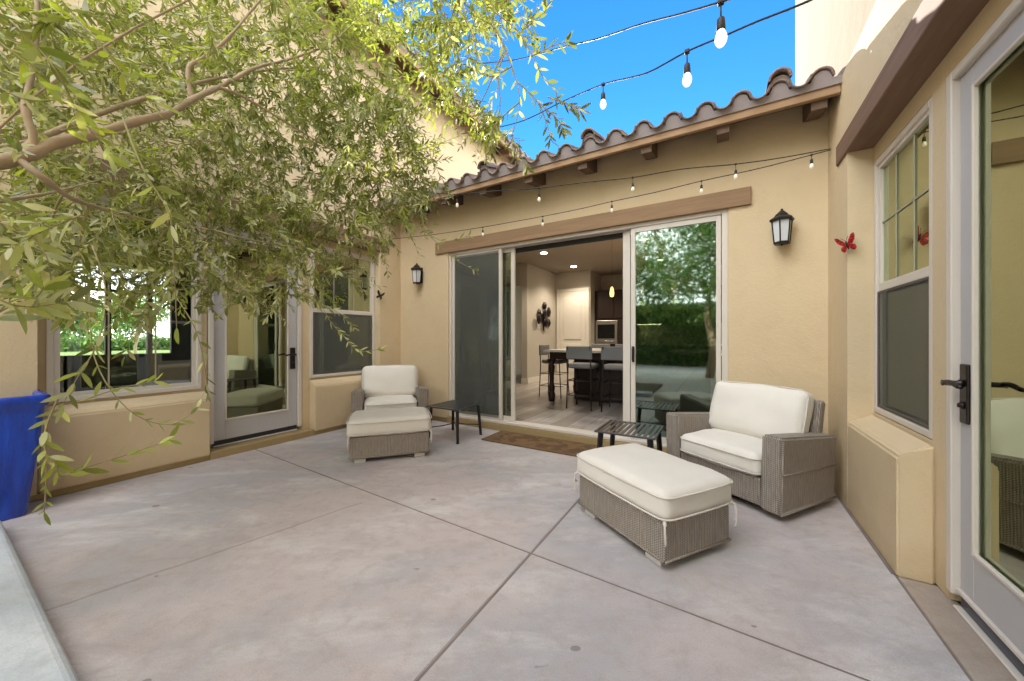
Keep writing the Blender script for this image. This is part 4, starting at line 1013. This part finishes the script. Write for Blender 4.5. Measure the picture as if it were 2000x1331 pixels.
# individual hanging twigs that read singly in the photo: polyline, leaf length, leaf count, youth
def spray(pts, ls, n, yg, r0=.0025, droop=0):
    P = [Vector(p) for p in pts]; sm = []
    for i in range(len(P) - 1):
        a_ = P[i - 1] if i else P[i]; b_ = P[i]; c_ = P[i + 1]; d_ = P[i + 2] if i + 2 < len(P) else P[i + 1]
        for k_ in range(5):
            u = k_ / 5; sm.append(.5 * ((2 * b_) + (c_ - a_) * u + (2 * a_ - 5 * b_ + 4 * c_ - d_) * u * u + (3 * b_ - 3 * c_ + d_ - a_) * u ** 3))
    sm.append(P[-1]); N = len(sm) - 1
    twigs.tube(sm, [r0 * (1 - .6 * i / N) for i in range(N + 1)], 5); az = rn.random() * 6
    for i in range(n):
        t = .12 + .88 * i / max(1, n - 1); q = t * N; a = min(N - 1, int(q)); b_ = sm[a].lerp(sm[a + 1], q - a); tg = (sm[a + 1] - sm[a]).normalized()
        az += math.pi / 2 + rn.uniform(-.3, .3); side = tg.orthogonal().normalized(); side.rotate(Quaternion(tg, az))
        for sgn in (1, -1):
            if rn.random() < .15: continue
            ld = (tg * .9 + side * sgn * rn.uniform(.6, 1.1)).normalized(); nm = Vector((rn.uniform(-1, 1), rn.uniform(-1, 1), rn.uniform(-.2, 1))).normalized()
            l_ = ls * rn.uniform(.75, 1.15); leaves.append((b_, ld, nm, l_, l_ * rn.uniform(.2, .28), rn.random(), min(1, max(0, yg + rn.uniform(-.25, .25)))))
spray([W(240, 230, 1.0), W(262, 290, .95), W(290, 350, .92), W(325, 405, .9), W(336, 450, .9), W(345, 640, .92)], .058, 9, .25)
spray([W(20, 40, .8), W(70, 90, .8), W(110, 140, .8), W(160, 230, .85), W(210, 300, .9)], .068, 7, .35)
spray([W(140, 30, .9), W(200, 90, .9), W(255, 165, .9), W(300, 200, .92)], .06, 7, .95)
spray([W(120, 255, .9), W(175, 250, .9), W(215, 285, .9)], .06, 4, .9)
spray([W(-30, 60, .75), W(20, 100, .75), W(60, 130, .75), W(75, 160, .75)], .06, 5, .8)
spray([W(-20, 160, .8), W(50, 195, .8), W(120, 195, .82)], .062, 6, .3)
spray([W(180, 480, 1.2), W(205, 560, 1.1), W(195, 660, 1.05), W(150, 740, 1.0), W(118, 800, 1.0)], .055, 13, .15)
spray([W(118, 770, 1.0), W(92, 830, .98), W(88, 880, .96), W(108, 905, .96), W(120, 930, .97), W(180, 910, 1.0), W(260, 885, 1.05), W(330, 860, 1.1)], .050, 17, .45)
spray([W(175, 560, 1.3), W(185, 700, 1.25), W(250, 800, 1.25), W(330, 830, 1.3), W(385, 800, 1.35)], .045, 12, .3)
spray([W(90, 820, 1.0), W(90, 940, 1.02), W(86, 1000, 1.04)], .04, 5, .2)
spray([W(140, 790, 1.1), W(230, 760, 1.15), W(300, 745, 1.2)], .048, 7, .7)
spray([W(330, 560, 1.6), W(380, 640, 1.5), W(400, 720, 1.5), W(405, 770, 1.5)], .05, 12, .1)
spray([W(600, 540, 2.1), W(640, 620, 2.1), W(670, 655, 2.1), W(700, 685, 2.1), W(745, 682, 2.1)], .05, 16, .55)
spray([W(560, 520, 2.1), W(600, 580, 2.1), W(660, 610, 2.1), W(690, 640, 2.1)], .05, 12, .35)
spray([W(-30, 640, .8), W(20, 590, .8), W(70, 580, .8), W(85, 560, .8)], .075, 8, .3)
spray([W(-40, 560, .75), W(10, 590, .75), W(60, 600, .78), W(130, 590, .8)], .075, 9, .15)
spray([W(-20, 430, .85), W(40, 450, .85), W(90, 500, .85), W(100, 560, .85)], .065, 8, .15)
spray([W(820, 440, 2.4), W(880, 500, 2.35), W(930, 530, 2.3)], .045, 10, .1)
spray([W(800, 430, 2.3), W(860, 470, 2.2), W(915, 462, 2.2)], .045, 10, .3)
# the loose branch hanging against the sky
for pts in ([W(930, -30, 1.5), W(965, 50, 1.5), W(1000, 130, 1.5), W(1015, 200, 1.5), W(1000, 270, 1.5), W(1005, 305, 1.5)],
            [W(960, 20, 1.5), W(1010, 60, 1.5), W(1040, 110, 1.45), W(1060, 150, 1.45), W(1085, 175, 1.45)],
            [W(1010, 160, 1.5), W(1050, 200, 1.5), W(1070, 250, 1.5), W(1075, 275, 1.5)],
            [W(1040, 110, 1.45), W(1080, 90, 1.4), W(1110, 82, 1.4)],
            [W(1020, 60, 1.5), W(1060, 30, 1.5), W(1070, 10, 1.5)],
            [W(1015, 200, 1.5), W(980, 230, 1.5), W(960, 260, 1.5), W(965, 290, 1.5)],
            [W(1000, 130, 1.5), W(960, 150, 1.5), W(930, 140, 1.55)],
            [W(1070, 190, 1.45), W(1110, 205, 1.42), W(1135, 215, 1.42)],
            [W(1050, 200, 1.5), W(1090, 235, 1.45), W(1100, 255, 1.45)],
            [W(900, 20, 1.6), W(930, 90, 1.6), W(925, 150, 1.6)], [W(860, 0, 1.7), W(880, 80, 1.7), W(850, 140, 1.7), W(830, 200, 1.7)],
            [W(1000, 270, 1.5), W(1020, 310, 1.5), W(1030, 330, 1.5)], [W(950, 10, 1.6), W(1000, 0, 1.6), W(1060, -10, 1.6)]):
    spray(pts, .050, 11, .12, .003)
for pts in ([W(760, 300, 2.3), W(830, 290, 2.2), W(900, 265, 2.1)], [W(760, 350, 2.3), W(830, 350, 2.3), W(880, 380, 2.3)], [W(740, 250, 2.3), W(800, 262, 2.2), W(850, 300, 2.2)], [W(780, 200, 2.2), W(860, 200, 2.1), W(900, 235, 2.1)]):
    spray(pts, .05, 12, .1)
twigs.build('twig', M_twig, OT, True)
leafmesh('crown', leaves, M_leaf, OT)

# ------------------------------------------------------------ garden behind the camera and beyond the house
def tree(name, label, loc, h, cr, n, seed, group, mat=M_leaf2, ls=.10):
    t = thing(name, label, 'tree', loc, 0, group); rd = random.Random(seed); L = []
    tk = MB(); top = Vector((0, 0, h * .45)); tk.tube(curve((0, 0, 0), top, 6, 0, .04, rd), [.09 * h / 4 * (1 - .08 * i) for i in range(7)], 10)
    cl = []
    for k_ in range(9):
        a = rd.random() * 6.28; rr = cr * rd.uniform(.25, .8); c_ = Vector((rr * math.cos(a), rr * math.sin(a), h * rd.uniform(.5, .92))); cl.append((c_, cr * rd.uniform(.38, .55)))
        tk.tube(curve(top, c_, 6, 0, .08, rd), [.035 * h / 4 * (1 - .11 * i) for i in range(7)], 7)
    tk.build('trunk', M_bark, t)
    for _ in range(n):
        c_, r_ = rd.choice(cl); v = Vector((rd.gauss(0, 1), rd.gauss(0, 1), rd.gauss(0, .8))).normalized() * r_ * rd.random() ** .4
        d = (v.normalized() + Vector((rd.uniform(-1, 1), rd.uniform(-1, 1), rd.uniform(-1, .6)))).normalized()
        L.append((c_ + v, d, Vector((rd.uniform(-1, 1), rd.uniform(-1, 1), rd.uniform(0, 1))), ls * rd.uniform(.6, 1.2), ls * .4 * rd.uniform(.6, 1.2), rd.random(), rd.uniform(0, .4)))
    leafmesh('crown', L, mat, t, False); return t
tree('garden_tree', 'leafy green tree mirrored in the right pane of the sliding door', (-.35, -4.3, 0), 5.6, 2.6, 22000, 5, 'trees outside the courtyard', ls=.13)
tree('garden_tree', 'distant rounded tree seen through the wide left window', (-42, 9.5, -.25), 5.0, 3.4, 5000, 6, 'trees outside the courtyard', ls=.3)
tree('garden_tree', 'distant tree seen near the left side of the wide left window', (-38, 4.6, -.25), 4.2, 2.4, 4000, 8, 'trees outside the courtyard', ls=.3)
gw = thing('hedge', 'dark clipped hedge added behind the camera to darken the glass reflections', 'hedge', (-1.7, -9, 0))  # unseen hedge, added to keep the sliding glass reflections dark
L = []; rd = random.Random(9)
for _ in range(9000):
    L.append((Vector((rd.uniform(-2.6, 2.6), rd.choice((.42, .42, .42, rd.uniform(-.4, .42))) + rd.uniform(-.06, .06), rd.uniform(0, 2.5) if rd.random() < .8 else 2.5)), Vector((rd.uniform(-1, 1), rd.uniform(-.2, 1), rd.uniform(-1, 1))), Vector((rd.uniform(-1, 1), rd.uniform(-1, 1), rd.uniform(0, 1))), .13, .06, rd.random(), rd.uniform(0, .2)))
leafmesh('foliage', L, M_leaf2, gw, False); MB().box(-2.5, 2.5, -.4, .38, 0, 2.45).build('added_hedge_core', simple('added_hedge_core', (.07, .09, .045), 1), gw)
hg = MB(); rd = random.Random(2); L = []
for _ in range(7000):
    L.append((Vector((-60 + rd.uniform(-1, 1), rd.uniform(-4, 32), rd.uniform(-.2, .9 + .5 * math.sin(rd.random() * 9)))), Vector((rd.uniform(-1, 1), rd.uniform(-1, 1), rd.uniform(-1, 1))), Vector((rd.uniform(-1, 1), rd.uniform(-1, 1), rd.uniform(0, 1))), .5, .3, rd.random(), rd.uniform(0, .3)))
tag(leafmesh('hedge', L, M_leaf2, None), 'far line of bushes beyond the lawn seen through the left window', 'bushes', kind='stuff')

# ------------------------------------------------------------ kitchen
def ceil_light(x, y, label, on=True):
    t = thing('ceiling_light', label, 'ceiling light', (x, y, ZC), 0, 'recessed kitchen ceiling lights')
    MB().lathe([(.085, -.006), (.085, 0), (.07, -.001), (.07, -.006)], 20).build('trim_ring', M_trim, t)
    MB().lathe([(.064, -.011), (.066, -.0065)], 18).build('lens', simple('lit_lens', (1, 1, 1), .5, emit=(1, .86, .66), es=9), t)
    d = bpy.data.lights.new('downlight', 'SPOT'); d.energy = 20; d.color = (1, .86, .68); d.spot_size = R(135); d.spot_blend = .6; d.shadow_soft_size = .06
    o = bpy.data.objects.new('downlight', d); link(o); o.parent = t; o.location = (0, 0, -.03)
    return t
ceil_light(-3.12, 6.51, 'nearer recessed light in the kitchen ceiling')
ceil_light(-3.09, 8.1, 'farther recessed light in the kitchen ceiling, near the panel door')
ceil_light(-1.2, 6.51, 'recessed kitchen ceiling light behind the right sliding panel')
ceil_light(-1.2, 8.4, 'recessed ceiling light at the far right of the kitchen')
def pendant(x, y, label):
    t = thing('pendant_lamp', label, 'pendant lamp', (x, y, ZC), 0, 'amber pendants over the kitchen island')
    MB().tube([(0, 0, 0), (0, 0, -.85)], .002, 6).lathe([(.05, -.02), (.05, 0)], 16).build('cord', M_black, t)
    MB().lathe([(.012, -1.02), (.030, -1.01), (.038, -.96), (.028, -.89), (.014, -.85)], 16).build('shade', simple('amber_glass', (.8, .45, .15), .2, emit=(1, .5, .16), es=.45), t)
    d = bpy.data.lights.new('pendant_glow', 'POINT'); d.energy = .8; d.color = (1, .62, .3); d.shadow_soft_size = .05
    o = bpy.data.objects.new('pendant_glow', d); link(o); o.parent = t; o.location = (0, 0, -1.14)
pendant(-1.64, 6.1, 'leftmost amber pendant over the island, seen through the open door')
pendant(-1.15, 6.1, 'middle amber pendant over the island, behind the right glass panel')
pendant(-.66, 6.1, 'rightmost amber pendant over the island, behind the right glass panel')
isl = thing('kitchen_island', 'dark kitchen island with a white counter and a turned corner leg', 'kitchen island', (-1.0, 5.9, ZF))
MB().box(-2.58, .6, 5.36, 6.75, .915, .95, .004).build('countertop', simple('quartz', (.72, .70, .66), .2, var=.06), isl, True)
MB().box(-2.2, .5, 5.80, 6.70, ZF + .01, .914).build('body', M_espresso, isl, True)
pp = MB()
for i in range(4): pp.box(-2.12 + i * .65, -1.60 + i * .65, 5.785, 5.799, ZF + .12, .84, .006)
pp.build('panel', M_espresso, isl, True)
MB().box(-2.50, .5, 5.44, 5.50, .80, .914).box(-2.50, -2.44, 5.50, 6.6, .80, .914).build('apron', M_espresso, isl, True)
leg_p = [(.05, 0), (.055, .05), (.06, .12), (.045, .16), (.055, .22), (.038, .30), (.040, .45), (.055, .58), (.035, .62), (.058, .66)]
for (x, y) in ((-2.47, 5.46), (-2.47, 6.6)):
    q = MB(); q.lathe(leg_p, 16, Matrix.Translation((x, y, ZF))); q.box(x - .055, x + .055, y - .055, y + .055, ZF + .66, .80, .004); q.build('leg', M_espresso, isl, True)
M_stoolf = simple('grey_leather', (.20, .205, .215), .5, bump=.1, bscale=80); M_steel = simple('dark_steel', (.07, .065, .06), .35, .8)
def stool():
    t = thing('bar_stool', '', 'bar stool', (0, 0, ZF), 0, 'bar stools round the island')
    MB().rbox(-.19, .19, -.18, .18, .60, .67, .03, .01, .004, 4).build('seat', M_stoolf, t)
    b = MB(); b.rbox(-.20, .20, -.225, -.195, .74, .93, .014, 0, 0, 5); b.build('backrest', M_stoolf, t)
    for sx in (-1, 1):
        MB().tube([(sx * .17, -.22, .93), (sx * .175, -.20, .60), (sx * .19, -.22, 0)], .010, 6).build('leg', M_steel, t)
        MB().tube([(sx * .17, .16, .60), (sx * .19, .20, 0)], .010, 6).build('leg', M_steel, t)
    for z in (.20, .42): MB().tube([(-.18, -.21, z), (.18, -.21, z), (.18, .19, z), (-.18, .19, z), (-.18, -.21, z)], .007, 6).build('footrest', M_steel, t)
    return t
st0 = stool()
for i, (x, y, rz, lb) in enumerate(((-1.83, 5.22, 0, 'grey-backed bar stool in front of the island, the leftmost of the near row'), (-1.30, 5.22, 0, 'grey-backed bar stool beside it in the near row, cut by the door frame'),
                                    (-2.63, 5.95, -90, 'dark bar stool at the left end of the island'), (-2.2, 7.1, 180, 'bar stool on the far side of the island, above the corner leg'), (-1.7, 7.1, 180, 'bar stool on the far side of the island, right of the first'), (-.75, 5.22, 0, 'bar stool in the near row seen through the right glass panel'))):
    o = st0 if i == 0 else copy_tree(st0)
    o.location = (x, y, ZF); o.rotation_euler = (0, 0, R(rz)); o['label'] = lb
cb = thing('kitchen_cabinet', 'dark tall kitchen cabinet wall with a built-in oven', 'cabinet', (-2.3, 9.3, ZF))
MB().box(-2.905, -1.9, 9.15, 9.69, ZF, 2.38).build('body', M_espresso, cb, True)
for (x0, x1) in ((-2.89, -2.41), (-2.395, -1.92)): MB().box(x0, x1, 9.128, 9.149, 1.66, 2.36, .008).build('door', M_espresso, cb, True)
ov = thing('wall_oven', 'stainless built-in microwave with a black window in the dark cabinets', 'microwave', (-2.6, 9.14, 1.28))
MB().box(-2.88, -2.32, 9.12, 9.149, 1.0, 1.60, .006).build('body', simple('stainless', (.45, .43, .40), .35, .9), ov, True)
MB().box(-2.82, -2.38, 9.112, 9.1195, 1.14, 1.50).build('window', simple('oven_glass', (.01, .01, .01), .12), ov, True)
MB().tube([(-2.82, 9.09, 1.07), (-2.38, 9.09, 1.07)], .012, 8).build('handle', simple('steel_bar', (.6, .58, .55), .25, 1), ov, True)
wa = thing('wall_ornament', 'dark round metal wall ornament on the kitchen wall left of the panel door', 'wall ornament', (-3.865, 8.0, 1.62))
q = MB(); rd = random.Random(4)
for i in range(9):
    a = i * .7; rr = .08 + .24 * (i % 3) / 2
    M_ = Matrix.Translation((.02 + .06 * (i % 2), rr * 1.25 * math.cos(a), .08 + rr * .8 * math.sin(a))) @ Matrix.Rotation(R(90), 4, 'Y'); q.lathe([(.10 + .03 * (i % 2), 0), (.10, .012), (.03, .05)], 10, M_)
q.tube([(.02, 0, .1), (.025, .03, -.1), (.02, -.01, -.3)], [.02, .03, .012], 8); q.build('medallions', M_bronze, wa)
cbk = thing('kitchen_counter', 'lit kitchen counter run behind the right glass panel', 'counter', (.3, 9.4, ZF))
MB().box(-1.88, 3.0, 9.1, 9.69, ZF, .98).build('cabinet', M_espresso, cbk, True); MB().box(-1.88, 3.0, 9.07, 9.69, .981, 1.01).build('countertop', M_trim, cbk, True)
MB().box(-1.88, 3.0, 9.35, 9.69, 1.50, 2.36).build('wall_cabinet', M_espresso, cbk, True)
MB().box(-1.88, -1.33, 9.42, 9.46, 1.488, 1.498).build('strip_lamp', simple('strip', (1, 1, 1), .5, emit=(1, .8, .5), es=7), cbk, True)
